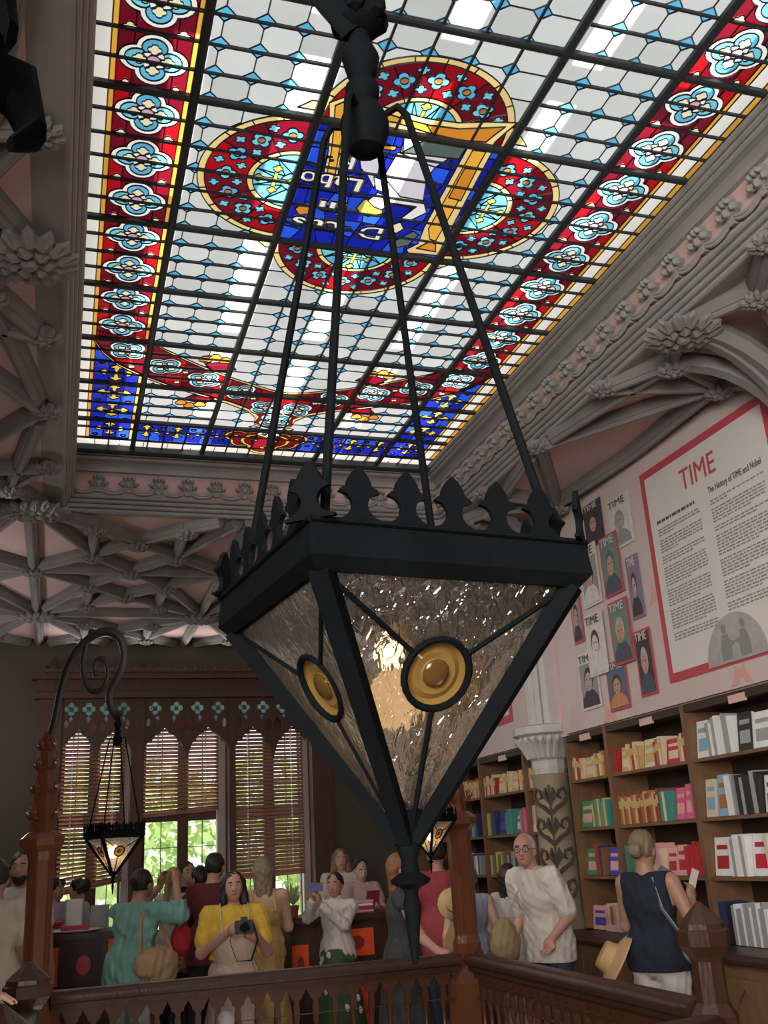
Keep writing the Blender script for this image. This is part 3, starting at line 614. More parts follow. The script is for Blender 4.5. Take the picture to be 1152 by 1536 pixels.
for (x0, x1) in ((-.03, .79), (.94, 1.98), (2.06, 3.04)):
    W = x1-x0; und = ogee(W); outer = [(x, 2.82+z) for x, z in und]+[(W, 3.58), (0, 3.58)]; holes = []; qs = []
    for k in range(4):
        c = (W*(k+.5)/4, 3.455); holes.append(foil(c, .044, .038, 24)); qs.append(c)
    for cxx in (W*.5-.055, W*.5+.055): holes.append([(cxx+.045*math.cos(t)*(1-.3*math.sin(t)), 3.24+.07*math.sin(t)) for t in [2*PI*i/16 for i in range(16)]])
    for cxx in (.055, W-.055): holes.append([(cxx+.03*math.cos(t), 3.27+.06*math.sin(t)) for t in [2*PI*i/12 for i in range(12)]])
    for cxx in (W*.25-.1, W*.25+.1, W*.75-.1, W*.75+.1): holes.append([(cxx-.03, 3.34), (cxx, 3.375), (cxx+.03, 3.34), (cxx, 3.27)])
    M = basis((x0, YW, 0), (1, 0, 0), (0, 0, 1)); plate(outer, holes, .07, M).build('tracery', WOODW, wn)
    for c in qs:
        for a in range(4):
            p = (c[0]+.044*math.cos(a*PI/2), c[1]+.044*math.sin(a*PI/2)); MB().prism(ring(p, .037, .037, 12), .004, M).build('petal_pane', G['ice'], wn)
        MB().prism(ring(c, .026, .026, 10), .012, M).build('centre_pane', G['pink'], wn)
    for h, g in zip(holes[4:], ('rust', 'rust', 'lilac', 'lilac', 'lilac', 'lilac', 'lilac', 'lilac')): MB().prism(h, .004, M).build('tracery_pane', G[g], wn)
    # casements behind
    fy = YW+.36; f = MB()
    lead = MB()
    xm = (x0+x1)/2; zs = (.80, 2.12, 3.57)
    for xx, ww in ((x0+.03, .06), (xm, .13), (x1-.05, .10)): f.b2((xx-ww/2, fy-.04, .8), (xx+ww/2, fy+.04, 3.57))
    for zz, hh in ((.84, .08), (2.17, .12), (3.53, .08)): f.b2((x0, fy-.035, zz-hh/2), (x1, fy+.035, zz+hh/2))
    f.build('casement_frame', WOODW, wn)
    GL = mat('clear_window_glass', (.9, .95, .95), .05)
    for xa, xb in ((x0+.06, xm-.065), (xm+.065, x1-.10)):
        for za, zb, nr in ((.88, 2.11, 4), (2.23, 3.49, 4)):
            for i in range(2):
                for j in range(nr):
                    a = xa+(xb-xa)*i/2; b = xa+(xb-xa)*(i+1)/2; c = za+(zb-za)*j/nr; d = za+(zb-za)*(j+1)/nr
                    MB().b2((a+.004, fy-.002, c+.004), (b-.004, fy+.002, d-.004)).build('pane', GL, wn)
            lead.b2(((xa+xb)/2-.005, fy-.008, za), ((xa+xb)/2+.005, fy+.008, zb))
            for j in range(1, nr): lead.b2((xa, fy-.007, za+(zb-za)*j/nr-.004), (xb, fy+.007, za+(zb-za)*j/nr+.004))
    lead.build('lead_bars', LEAD, wn)
# clear glass shader for panes
gm = MATS['clear_window_glass']; N, L = gm.node_tree.nodes, gm.node_tree.links; N.remove(N['Principled BSDF'])
t_ = N.new('ShaderNodeBsdfTransparent'); t_.inputs[0].default_value = (.93, .96, .95, 1); g_ = N.new('ShaderNodeBsdfGlossy'); g_.inputs['Roughness'].default_value = .03
x_ = N.new('ShaderNodeMixShader'); x_.inputs[0].default_value = .05; L.new(t_.outputs[0], x_.inputs[1]); L.new(g_.outputs[0], x_.inputs[2]); L.new(x_.outputs[0], N['Material Output'].inputs[0])
# blinds: every slat its own piece
SLAT = mat('brown_blind_slats', (.40, .25, .205), .55, var=.12, scale=4, trans=.55)
CORD = mat('white_beaded_cord', (.75, .75, .75), .5)
def blind(x0, x1, zt, zl, zr, tilt, label, group):
    b = empty('window_blind', ((x0+x1)/2, YW+.12, zl), label=label, cat='blind', group=group); W = x1-x0; n = int((zt-min(zl, zr))/.046)
    sm = MB().box((0, 0, 0), (W, .05, .003), Matrix.Rotation(tilt, 3, 'X')).mesh('slat'); sm.materials.append(SLAT)
    for k in range(n):
        z = zt-.03-.046*k; f = k/n
        o = obj('slat', sm, None, b); o.location = (0, 0, z-zl-(zt-z)*0); o.rotation_euler = (0, math.atan2(zl-zr, W)*max(0, (f-.75)*4), 0)
        if f > .75: o.location.z += (zl+zr)/2*0
    e = MB().box((0, 0, 0), (W, .05, .035)).build('bottom_rail', SLAT, b); e.location = (0, 0, min(zl, zr)-zl+abs(zl-zr)/2-.02); e.rotation_euler = (0, math.atan2(zl-zr, W), 0)
    MB().box((0, 0, zt-zl), (W, .06, .05)).build('head_rail', SLAT, b)
    for s in (-.32, .32):
        m = MB()
        for k in range(int((zt-max(zl, zr)-.1)/.045)): m.ball((s*W, -.045, zt-zl-.05-.045*k), (.011, .011, .017), 6, 4)
        m.build('beaded_cord', CORD, b, True)
    return b
blind(-.02, .73, 3.32, 1.38, 1.52, -.75, 'brown slatted blind hanging crooked in the leftmost window bay', 'window blinds')
blind(.955, 1.87, 3.32, 2.20, 2.25, -.75, 'brown slatted blind drawn half down in the middle window bay', 'window blinds')
blind(2.075, 2.95, 3.32, 1.42, 1.45, .95, 'brown slatted blind closed nearly to the sill in the rightmost window bay', 'window blinds')
# ---- outside: trees and lawn
LEAF = mat('tree_leaves', (.42, .52, .22), .6, var=.35, scale=.8, trans=.6); LEAF2 = mat('light_tree_leaves', (.58, .66, .34), .6, var=.3, scale=.8, trans=.6); BARK = mat('bark', (.12, .09, .06), .9)
slab('lawn', (-25, YW+.6, -5.0), (30, 60, -4.8), mat('lawn', (.16, .24, .08), .9, var=.3), 'lawn outside the window')
tag(MB().b2((-6, YW+.5, .3), (9, YW+5.2, .45)).build('bounce_slab', mat('bounce_slab_stone', (.78, .74, .68), .8)), 'unseen pale slab added outside to bounce sun up to the ceiling', kind='structure')  # unseen reflector slab, added to throw sunlight onto the far ceiling
def tree(x, y, h, r, m, label, seed):
    rg = np.random.default_rng(seed); t = empty('tree', (x, y, -4.8), label=label, cat='tree', group='trees outside the window')
    MB().tube([(0, 0, 0), (.1, .05, h*.4), (0, 0, h*.75)], [.28, .2, .08], 8).build('trunk', BARK, t)
    n = 1700; c = rg.normal(size=(n, 3)); c /= np.linalg.norm(c, axis=1)[:, None]; rr = r*(.55+.45*rg.random(n)**.5)*(1+.25*np.sin(c[:, 0]*5+seed)*np.cos(c[:, 2]*4)); c *= rr[:, None]; c[:, 2] *= 1.25; c[:, 2] += h*.72
    a = rg.normal(size=(n, 3)); b = rg.normal(size=(n, 3)); a /= np.linalg.norm(a, axis=1)[:, None]; b = np.cross(a, b); b /= np.linalg.norm(b, axis=1)[:, None]; s = .16+.12*rg.random(n)[:, None]
    V = np.stack([c-a*s, c+b*s*.55, c+a*s, c-b*s*.55], 1).reshape(-1, 3); me = bpy.data.meshes.new('foliage'); me.from_pydata(V.tolist(), [], np.arange(n*4).reshape(-1, 4).tolist()); tag(obj('foliage', me, m, t), kind='stuff')
tree(-.5, 20, 8.0, 2.4, LEAF2, 'light green leafy tree outside the leftmost window bay', 1)
tree(3.9, 27, 8.4, 2.4, LEAF, 'darker green leafy tree outside the middle window bay', 2)
tree(5.9, 20, 8.0, 2.2, LEAF2, 'pale green leafy tree outside the rightmost window bay', 3)
# ================================================================== LAMP POSTS AND LANTERNS
LS = .225; MID = 1.18; MZ = 1.6*(1-MID)   # lamp and rail furniture is drawn at a working size, then scaled by MID
LGLASS = bpy.data.materials.new('hammered_lantern_glass'); LGLASS.use_nodes = True
N, L = LGLASS.node_tree.nodes, LGLASS.node_tree.links; N.remove(N['Principled BSDF'])
tc = N.new('ShaderNodeTexCoord'); mp = N.new('ShaderNodeMapping'); mp.inputs['Scale'].default_value = (1, 1, .45); L.new(tc.outputs['Object'], mp.inputs[0])
vz = N.new('ShaderNodeTexNoise'); vz.inputs['Scale'].default_value = 120; vz.inputs['Detail'].default_value = 2.5; vz.inputs['Distortion'].default_value = .6; L.new(mp.outputs[0], vz.inputs['Vector'])
bp = N.new('ShaderNodeBump'); bp.inputs['Strength'].default_value = 1.0; bp.inputs['Distance'].default_value = .009; L.new(vz.outputs['Fac'], bp.inputs['Height'])
rf_ = N.new('ShaderNodeBsdfRefraction'); rf_.inputs['IOR'].default_value = 1.12; rf_.inputs['Roughness'].default_value = .12; rf_.inputs['Color'].default_value = (.93, .92, .90, 1); L.new(bp.outputs[0], rf_.inputs['Normal'])
tl = N.new('ShaderNodeBsdfTranslucent'); tl.inputs[0].default_value = (.80, .80, .78, 1); L.new(bp.outputs[0], tl.inputs['Normal'])
gs = N.new('ShaderNodeBsdfGlossy'); gs.inputs['Roughness'].default_value = .07; gs.inputs[0].default_value = (.9, .9, .9, 1); L.new(bp.outputs[0], gs.inputs['Normal'])
m1 = N.new('ShaderNodeMixShader'); m1.inputs[0].default_value = .3; L.new(rf_.outputs[0], m1.inputs[1]); L.new(tl.outputs[0], m1.inputs[2])
m2 = N.new('ShaderNodeMixShader'); m2.inputs[0].default_value = .15; L.new(m1.outputs[0], m2.inputs[1]); L.new(gs.outputs[0], m2.inputs[2]); L.new(m2.outputs[0], N['Material Output'].inputs[0])
MATS['hammered'] = LGLASS
AMBER = mat('amber_roundel_glass', (.30, .19, .055), .08, var=.35, scale=40, trans=.5)
AMBERD = mat('dark_amber_bullseye', (.10, .05, .015), .12, var=.3, scale=30, trans=.15)
BULB = mat('lit_filament_bulb', (1.0, .60, .22), .3, var=.02, emit=9.0)
BRASS = mat('aged_brass', (.25, .16, .06), .35, metal=.8, var=.3)
def lantern(loc, rz, label, bulb_e, group='hanging lanterns'):
    t = empty('lantern', loc, rz, label, 'lantern', group); t.scale = (MID, MID, MID); s = LS; a = s/2; bh = .030; tip = .93*s
    b = MB()
    for k in range(4):
        R = Matrix.Rotation(k*PI/2, 3, 'Z')
        P = [(-a, -a, 0), (a, -a, 0), (a+.002, -a-.002, -bh*.85), (a-.006, -a+.006, -bh*1.15), (-a+.006, -a+.006, -bh*1.15), (-a-.002, -a-.002, -bh*.85), (-a+.012, -a+.012, 0), (a-.012, -a+.012, 0), (-a+.014, -a+.014, -bh*1.1), (a-.014, -a+.014, -bh*1.1)]
        b.add([R @ Vector(p) for p in P], [(0, 1, 2, 5), (5, 2, 3, 4), (0, 6, 7, 1), (4, 3, 9, 8), (6, 8, 9, 7)])
        b.tube([R @ Vector((-a, -a-.001, .0)), R @ Vector((a, -a-.001, .0))], .0022, 6)
    b.build('frame_band', IRON, t)
    w_ = s/6; ks = .72
    fp = [(-.5, 0), (-.5, .08), (-.38, .11), (-.26, .2), (-.17, .36), (-.15, .52), (-.19, .66), (-.26, .76), (-.42, .84), (-.36, .94), (-.26, 1.02), (-.22, 1.2), (-.12, 1.42), (0, 1.58)]
    fp = fp+[(-x, y) for x, y in fp[::-1]][1:]
    fm = MB().prism([(x*w_, y*w_*ks) for x, y in fp], .004, basis((0, 0, 0), (1, 0, 0), (0, 0, 1))).mesh('crest_fleur'); fm.materials.append(IRON)
    for k in range(4):
        for i in range(6 if True else 7):
            o = obj('crest_fleur', fm, None, t); o.matrix_local = Matrix.Rotation(k*PI/2, 4, 'Z') @ Matrix.Translation((-a+w_*(i+.0)+(w_*.0), -a+.002, 0)) if i else Matrix.Rotation(k*PI/2, 4, 'Z') @ Matrix.Translation((-a+.001, -a+.003, 0)) @ Matrix.Rotation(-PI/4, 4, 'Z')
    at = a-.010; zt = -bh*1.05; ztip = -tip
    for k in range(4):
        R = Matrix.Rotation(k*PI/2, 3, 'Z'); p0, p1 = R @ Vector((-at, -at, zt)), R @ Vector((-.004, -.004, ztip))
        MB().tube([p0, p1], [.0105, .0075], 4, up=R @ Vector((-1, -1, 0))).build('corner_bar', IRON, t)
        # face frame: x along, y down the slope
        e0, e1 = R @ Vector((-at, -at+.001, zt)), R @ Vector((at, -at+.001, zt)); tp = R @ Vector((0, -.003, ztip)); mid = (e0+e1)/2
        ex = (e1-e0).normalized(); ey = (tp-mid); hgt = ey.length; ey = ey.normalized(); Mf = basis(mid, ex, ey); hw = (e1-e0).length/2
        c = (0.0, hgt*.36); r = .0265
        T_ = lambda q: q
        A_, B_, C_ = (-hw, 0), (hw, 0), (0, hgt)
        def pane(q0, q1):   # triangle corner,corner,centre minus roundel
            a0 = math.atan2(q0[1]-c[1], q0[0]-c[0]); a1 = math.atan2(q1[1]-c[1], q1[0]-c[0])
            while a1 < a0: a1 += 2*PI
            return [q0, q1]+arc(c, r, a1, a0, 8)
        for q0, q1 in ((A_, B_), (B_, C_), (C_, A_)):
            m = MB(); pl = pane(q0, q1); m.add([Mf @ Vector((x, y, 0)) for x, y in pl], [tuple(range(len(pl)))]); m.build('glass_pane', LGLASS, t)
        for q in (A_, B_, C_):
            d = Vector((q[0]-c[0], q[1]-c[1])).normalized(); MB().tube([Mf @ Vector((c[0]+d.x*r, c[1]+d.y*r, 0)), Mf @ Vector((q[0], q[1], 0))], .0022, 6).build('lead_strip', IRON, t)
        ro = MB(); pr = [(r*.97, 0), (r*.95, -.004), (r*.8, -.006), (r*.62, -.003), (r*.42, -.004), (r*.36, -.002)]; vs = []
        n = 20; vs = [Mf @ Vector((c[0]+q*math.cos(2*PI*i/n), c[1]+q*math.sin(2*PI*i/n), -z if True else z)) for q, z in pr for i in range(n)]
        ro.add(vs, [(j*n+i, j*n+(i+1) % n, (j+1)*n+(i+1) % n, (j+1)*n+i) for j in range(len(pr)-1) for i in range(n)]); rr = ro.build('roundel', AMBER, t, True)
        bu = MB(); bu.ball(Mf @ Vector((c[0], c[1], 0.002)), r*.42, 12, 8, R=Mf.to_3x3() @ Matrix.Diagonal((1, 1, .35))); bu.build('bullseye', AMBERD, rr, True)
        MB().tube([Mf @ Vector((c[0]+r*math.cos(2*PI*i/24), c[1]+r*math.sin(2*PI*i/24), 0)) for i in range(25)], .0028, 6, cap=False).build('roundel_rim', IRON, rr, True)
        # suspension rod
        q = R @ Vector((-at*.93, -at*.93, 0)); h0 = R @ Vector((-.016, -.016, .455)); d = Vector((q.x-h0.x, q.y-h0.y, 0)).normalized()
        MB().tube([h0, h0+d*.012+Vector((0, 0, .004)), h0+d*.020+Vector((0, 0, -.008)), Vector((q.x, q.y, .01)), Vector((q.x, q.y, -.01))], [.0034, .0036, .0036, .0038, .0038], 8).build('suspension_rod', IRON, t, True)
    kb = MB(); kb.lathe([(.004, .415), (.016, .42), (.023, .437), (.024, .452), (.018, .468), (.012, .474), (.016, .482), (.017, .494), (.011, .503), (.015, .512), (.019, .53), (.013, .545), (.010, .56)], 14); kb.build('knob', IRON, t, True)
    fn = MB(); fn.lathe([(.002, -tip-.085), (.004, -tip-.07), (.0065, -tip-.045), (.005, -tip-.038), (.006, -tip-.034), (.014, -tip-.030), (.015, -tip-.027), (.007, -tip-.022), (.006, -tip-.014), (.009, -tip-.006), (.008, -tip+.004), (.013, -tip+.014), (.016, -tip+.022)], 14); fn.build('finial', IRON, t, True)
    bz = -.072
    so = MB(); so.tube([(0, 0, .0), (0, 0, bz+.03)], .002, 6); so.lathe([(.007, bz+.016), (.008, bz+.03), (.004, bz+.036)], 10); so.build('lamp_holder', BRASS, t)
    bl = MB(); bl.ball((0, 0, bz), (.008, .008, .012), 12, 8); bl.build('bulb', BULB, t, True)
    l = bpy.data.lights.new('lantern_light', 'POINT'); l.energy = bulb_e; l.color = (1, .58, .24); l.shadow_soft_size = .03; lo_ = bpy.data.objects.new('lantern_light', l); COL.objects.link(lo_); lo_.parent = t; lo_.location = (0, 0, bz-.035)
    return t
def crook_pts(P, d, z0):   # local plane: x from post to lantern axis
    return [(d+x, 0, z0+z) for x, z in P]
CRK = [(-.41, -.02), (-.385, .06), (-.36, .20), (-.325, .32), (-.27, .42), (-.19, .485), (-.09, .51), (-.01, .47), (.025, .39), (.015, .30), (-.03, .22), (-.055, .16), (-.04, .10), (-.012, .065), (0, .05)]
SCR = [(-.2, .47), (-.225, .38), (-.215, .27), (-.165, .20), (-.10, .205), (-.07, .27), (-.085, .345), (-.13, .365), (-.155, .32), (-.14, .275)]
def smooth_path(P, n=4):
    P = [Vector(p) for p in P]; out = []
    for i in range(len(P)-1):
        p0, p1, p2, p3 = P[max(i-1, 0)], P[i], P[i+1], P[min(i+2, len(P)-1)]
        for k in range(n):
            t = k/n; out.append(.5*((2*p1)+(p2-p0)*t+(2*p0-5*p1+4*p2-p3)*t*t+(3*p1-p0-3*p2+p3)*t**3))
    return out+[P[-1]]
CROOKM = mat('grey_iron_crook', (.028, .025, .022), .5, metal=.4, var=.3)
def lamp_post(loc, ang, d, knobz, label, wm, crookm):
    t = empty('lamp_post', (loc[0], loc[1], MZ), ang, label, 'lamp post', 'carved lamp posts'); t.scale = (MID, MID, MID); hw = .062
    m = MB(); m.lathe([(hw*2.1, .246), (hw*2.1, .9), (hw*1.7, .98), (hw*1.5, 1.06)], 4, ph=PI/4); m.build('base', wm, t)
    m = MB(); m.lathe([(hw*1.25, 1.04), (hw*1.25, 1.10), (hw*1.05, 1.14), (hw*1.05, 1.66), (hw*1.2, 1.70)], 8, ph=PI/8); m.build('shaft', wm, t)
    for k in range(4):
        R = Matrix.Rotation(k*PI/2, 3, 'Z'); m = MB()
        for s in (-1, 1): m.box(R @ Vector((hw*.98, s*.016, 1.4)), (.008, .007, .44), R)
        m.prism([(-.02, 1.62), (0, 1.66), (.02, 1.62), (.012, 1.615), (0, 1.64), (-.012, 1.615)], .010, Matrix.Rotation(k*PI/2, 4, 'Z') @ basis((hw*.98, 0, 0), (0, 1, 0), (0, 0, 1))); m.build('carved_panel', wm, t)
    m = MB(); m.lathe([(hw*1.2, 1.70), (hw*1.75, 1.73), (hw*1.8, 1.765), (hw*1.35, 1.79), (hw*1.1, 1.80)], 8, ph=PI/8); m.build('cap', wm, t)
    m = MB(); m.lathe([(hw*1.05, 1.79), (hw*.8, 2.0), (hw*.5, 2.2), (hw*.3, 2.25), (hw*.45, 2.27), (hw*.2, 2.30)], 4, ph=PI/4); m.build('pinnacle', wm, t)
    ck = MB(); ck.tube([(0, 0, 0), (.026, 0, .012), (.040, 0, .034), (.030, 0, .052), (.016, 0, .046)], [.014, .016, .018, .014, .007], 8); ck.ball((.034, 0, .03), (.018, .026, .018), 8, 5); me = ck.mesh('crocket', True); me.materials.append(wm)
    for z, r in ((1.86, .052), (1.99, .044), (2.11, .034), (2.21, .024)):
        for k in range(4): o = obj('crocket', me, None, t); o.matrix_local = Matrix.Rotation(k*PI/2+PI/4*0, 4, 'Z') @ Matrix.Translation((r, 0, z)) @ Matrix.Scale(.75+.5*(2.3-z), 4)
    z0 = knobz
    if crookm is IRON:   # leafy finial of the nearest post
        for zz, rr, sc in ((2.20, .03, 1.0), (2.30, .02, .8)):
            for k in range(6):
                a_ = k*PI/3+zz; lf = MB(); e = Vector((math.cos(a_), math.sin(a_), 0)); b_ = Vector((0, 0, zz)); lf.tube([b_+e*rr, b_+e*(rr+.035*sc)+Vector((0, 0, .03)), b_+e*(rr+.075*sc)+Vector((0, 0, .02)), b_+e*(rr+.088*sc)+Vector((0, 0, -.02)), b_+e*(rr+.07*sc)+Vector((0, 0, -.035))], [.012, .026, .03, .02, .008], 8, flat=(.5, 1.2)); lf.build('finial_leaf', crookm, t, True)
    cr_ = MB(); cr_.tube(smooth_path(crook_pts(CRK, d, z0)), [.019]*8+[.021]*49, 8, flat=(.55, 1.15), up=(0, 1, 0)); c = cr_.build('crook', crookm, t, True)
    sc_ = MB(); sc_.tube(smooth_path(crook_pts(SCR, d, z0)), .012, 8, flat=(.6, 1.2), up=(0, 1, 0)); sc_.build('scroll', crookm, c, True)
    lf = MB(); lf.ball((d+.0, 0, z0+.062), (.028, .024, .018), 8, 5)
    for k in range(6): lf.ball((d+.022*math.cos(k*PI/3), .022*math.sin(k*PI/3), z0+.07), (.012, .012, .015), 6, 4)
    lf.build('leaf_collar', crookm, c, True)
    return t
LX, LY = 1.1124*LS, 3.2961*LS; LZ = 1.6+.9625*LS   # working size
def lamp_pair(post, ang, d, lz, lrot, plabel, llabel, e, wm, cm):
    lamp_post((post[0]*MID, post[1]*MID, 0), ang, d, lz+.515, plabel, wm, cm)
    return lantern(((post[0]+d*math.cos(ang))*MID, (post[1]+d*math.sin(ang))*MID, MZ+lz*MID), lrot, llabel, e)
NA = .105; lamp_pair((LX-.415*math.cos(NA), LY-.415*math.sin(NA)), NA, .415, LZ, .1225, 'carved wooden lamp post closest to the viewer, holding the big lantern', 'large black iron lantern with amber roundels in the foreground', .03, WOOD, IRON)
lamp_pair((-.08, 5.58), -.62, .42, 1.775, .35, 'carved pinnacled lamp post with curled crook left of the windows', 'small lit lantern hanging in front of the leftmost window bay', .5, WOODR, CROOKM)
lamp_pair((2.2, 5.6), PI*1.25, .40, 1.775, .6, 'reddish carved wooden lamp post at the far right rail corner', 'small lit lantern half hidden behind the foreground lantern', .5, WOODR, CROOKM)
# ================================================================== BALUSTRADES
BW = .1
HR = [(-.055, -.03), (-.06, -.008), (-.05, .012), (-.03, .022), (.03, .022), (.05, .012), (.06, -.008), (.055, -.03), (.035, -.038), (.035, -.062), (-.035, -.062), (-.035, -.038)]
def arch_unit():
    w_, h = BW, .15
    outer = [(-w_/2, 0), (w_/2, 0), (w_/2, h), (-w_/2, h)]
    op = [(-.036, -.0), (-.036, .04), (-.040, .055), (-.034, .072), (-.022, .076), (-.020, .09), (-.01, .104), (0, .125), (.01, .104), (.02, .09), (.022, .076), (.034, .072), (.040, .055), (.036, .04), (.036, -.0)]
    op[0] = (-.036, .0005); op[-1] = (.036, .0005)
    m = plate(outer, [op], .028, basis((0, 0, .83), (1, 0, 0), (0, 0, 1))); me = m.mesh('arch'); return me
AR = arch_unit(); BL = MB().lathe([(.020, .30), (.020, .33), (.012, .34), (.017, .37), (.019, .40), (.011, .46), (.010, .56), (.013, .66), (.017, .68), (.011, .70), (.011, .78), (.016, .80), (.020, .83)], 8).mesh('baluster', True)
WOODB = mat('baluster_walnut', (.085, .032, .016), .35, var=.4, scale=3); AR.materials.append(WOODB); BL.materials.append(WOODB)
def balustrade(a, b, label):
    a, b = Vector((*a, 0)), Vector((*b, 0)); d = b-a; Ln = d.length; ang = math.atan2(d.y, d.x); t = empty('balustrade', (a.x*MID, a.y*MID, MZ), ang, label, 'balustrade', 'stair well balustrades'); t.scale = (MID, MID, MID)
    MB().sweep(HR, (0, 0, 1.03), (Ln, 0, 1.03)).build('handrail', WOOD, t, True); MB().b2((0, -.04, .246), (Ln, .04, .30)).build('base_rail', WOOD, t)
    n = round(Ln/BW); k_ = Ln/n
    for i in range(n):
        o = obj('arch', AR, None, t); o.location = (k_*(i+.5), 0, 0); o.scale = (k_/BW, 1, 1)
        o = obj('baluster', BL, None, t); o.location = (k_*(i+1), 0, 0)
    return t
balustrade((.0, 5.58), (2.13, 5.58), 'dark wooden balustrade with trefoil arches across the far side of the well')
balustrade((2.2, 5.52), (2.17, 3.34), 'dark wooden balustrade running along the right side of the well')
balustrade((-.1, 5.48), (-.12, 3.75), 'dark wooden balustrade along the left side of the well')
def newel(x, y, top, hw, label):
    t = empty('newel_post', (x*MID, y*MID, MZ), 0, label, 'newel post', 'newel posts'); t.scale = (MID, MID, MID); z = top
    m = MB(); m.lathe([(hw*1.35, .246), (hw*1.35, z-.42), (hw*1.6, z-.40), (hw*1.6, z-.36), (hw*1.1, z-.32), (hw*1.1, z-.19), (hw*1.25, z-.17)], 8, ph=PI/8); m.build('shaft', WOOD, t)
    m = MB(); m.lathe([(hw*1.25, z-.175), (hw*1.75, z-.14), (hw*1.8, z-.095), (hw*1.55, z-.085)], 8, ph=PI/8); m.build('collar', WOOD, t)
    m = MB(); m.lathe([(hw*1.6, z-.088), (hw*1.55, z-.07), (hw*.25, z-.004), (.003, z)], 8, ph=PI/8); m.build('faceted_cap', WOOD, t)
newel(-.10, 5.0, 1.235, .062, 'newel post with faceted cap beneath the left lamp post')
newel(-.155, 3.7, 1.215, .066, 'newel post at the bottom left with a hand resting on it')
newel(2.155, 3.24, 1.375, .05, 'newel post with pyramid cap before the woman in navy')
st = empty('stair_rail', (2.11*MID, 3.2*MID, .0), 0, 'sloping stair handrail dropping from the right newel post', 'handrail')
e_ = ony(985, 1550, 3.2)-Vector((2.11*MID, 3.2*MID, 0)); MB().sweep(HR, (0, 0, .9), e_).build('handrail', WOOD, st, True)
for k in range(1, 6): p = Vector((0, 0, .9)).lerp(e_, k/6); MB().lathe([(.018, p.z-.7), (.012, p.z-.4), (.018, p.z-.06)], 8, c=(p.x, p.y, 0)).build('baluster', WOODR, st)
# ================================================================== BOOKCASES ON THE RIGHT WALL
XF = 4.0; XBK = 4.34; ZS = [1.335, 1.695, 2.07]; ZT = 2.43
BAYS = [(4.80, 5.86, 'at the right edge with white books'), (5.86, 6.92, 'above the woman in navy'), (6.92, 7.58, 'narrow one beside the carved column'), (8.2, 8.43, 'narrowest, just beyond the carved column'), (8.43, 9.47, 'behind the elderly man'), (9.47, 10.5, 'behind the reddish lamp post'), (10.5, 11.6, 'at the far end of the wall'), (3.7, 4.80, 'nearest the viewer along the right wall')]
PLQ = mat('pink_plaque', (.72, .47, .42), .6)
for y0, y1, ds in BAYS:
    t = empty('bookcase', (XF, y0, .9), 0, 'tall oak bookcase bay '+ds, 'bookcase', 'oak bookcase bays')
    W = y1-y0
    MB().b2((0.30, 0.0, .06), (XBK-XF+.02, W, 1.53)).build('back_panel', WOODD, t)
    for y in (0, W): MB().b2((-.012, y-.022 if y else 0, .05), (.32, y if y else .022, 1.53)).build('upright', WOODL, t)
    for z in ZS: MB().b2((.0, .02, z-.9-.022), (.31, W-.02, z-.9)).build('shelf', WOODL, t)
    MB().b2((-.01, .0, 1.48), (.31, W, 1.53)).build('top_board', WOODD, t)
    MB().b2((-.012, W*.35, 1.462), (.0, W*.35+min(.17, W*.5), 1.512)).build('plaque', PLQ, t)
    c = empty('base_cabinet', (XF-.22, y0, 0), 0, 'wooden base cabinet under the bookcase bay '+ds, 'cabinet', 'base cabinets under the bookcases')
    MB().b2((.0, .0, 0), (.56, W, .88)).build('body', WOODL, c); n = max(1, round(W/.32)); k_ = W/n
    for i in range(n):
        M = basis((-.008, k_*(i+.5), .1), (0, 1, 0), (0, 0, 1)); hw = k_/2-.03
        plate([(-k_/2+.008, 0), (k_/2-.008, 0), (k_/2-.008, .7), (-k_/2+.008, .7)], [[(-hw, .04), (hw, .04), (hw, .42), (hw*.6, .56), (0, .65), (-hw*.6, .56), (-hw, .42)]], .016, M).build('door_panel', WOODL, c)
MB_ = MB(); wt = empty('worktop', (XF-.27, 3.7, .88), 0, 'long dark wooden worktop running under the bookcases', 'worktop'); MB().b2((0, 0, 0), (.6, 7.95, .055)).build('board', WOOD, wt); MB().tube([(0, 0, .028), (0, 7.95, .028)], .027, 8).build('nosing', WOOD, wt)
# books
CV = {}
def cover_mesh(key, col):
    if key in CV: return CV[key]
    m = MB(); t = .04   # unit book: x depth 0..1 (spine at x=0 facing the room), y thickness 0..1, z height 0..1
    m.b2((0, 0, 0), (t*.8, 1, 1)); m.b2((0, 0, 0), (1, .09, 1)); m.b2((0, .91, 0), (1, 1, 1)); me = m.mesh('book'); me.materials.append(mat('cover_'+key, col, .45, var=.15, scale=3)); CV[key] = me; return me
PGM = MB().b2((.04, .09, .012), (.97, .91, .985)).mesh('pages'); PGM.materials.append(mat('paper_pages', (.75, .70, .58), .8))
BANDM = MB().b2((-.02, .02, .55), (.03, .98, .8)).mesh('spine_label'); BANDM.materials.append(mat('gold_spine_label', (.72, .53, .22), .35, metal=.3))
BANDP = MB().b2((-.03, -.01, .0), (.9, 1.02, .27)).mesh('paper_band'); BANDP.materials.append(mat('pale_pink_band', (.85, .62, .60), .6))
FMARK = {}
def fmark(key, col):
    if key not in FMARK:
        m = MB(); m.b2((.14, -.06, .18), (.86, .01, .52)); m.b2((.14, -.06, .68), (.86, .01, .80)); FMARK[key] = m.mesh('cover_print'); FMARK[key].materials.append(mat('print_'+key, col, .5))
    return FMARK[key]
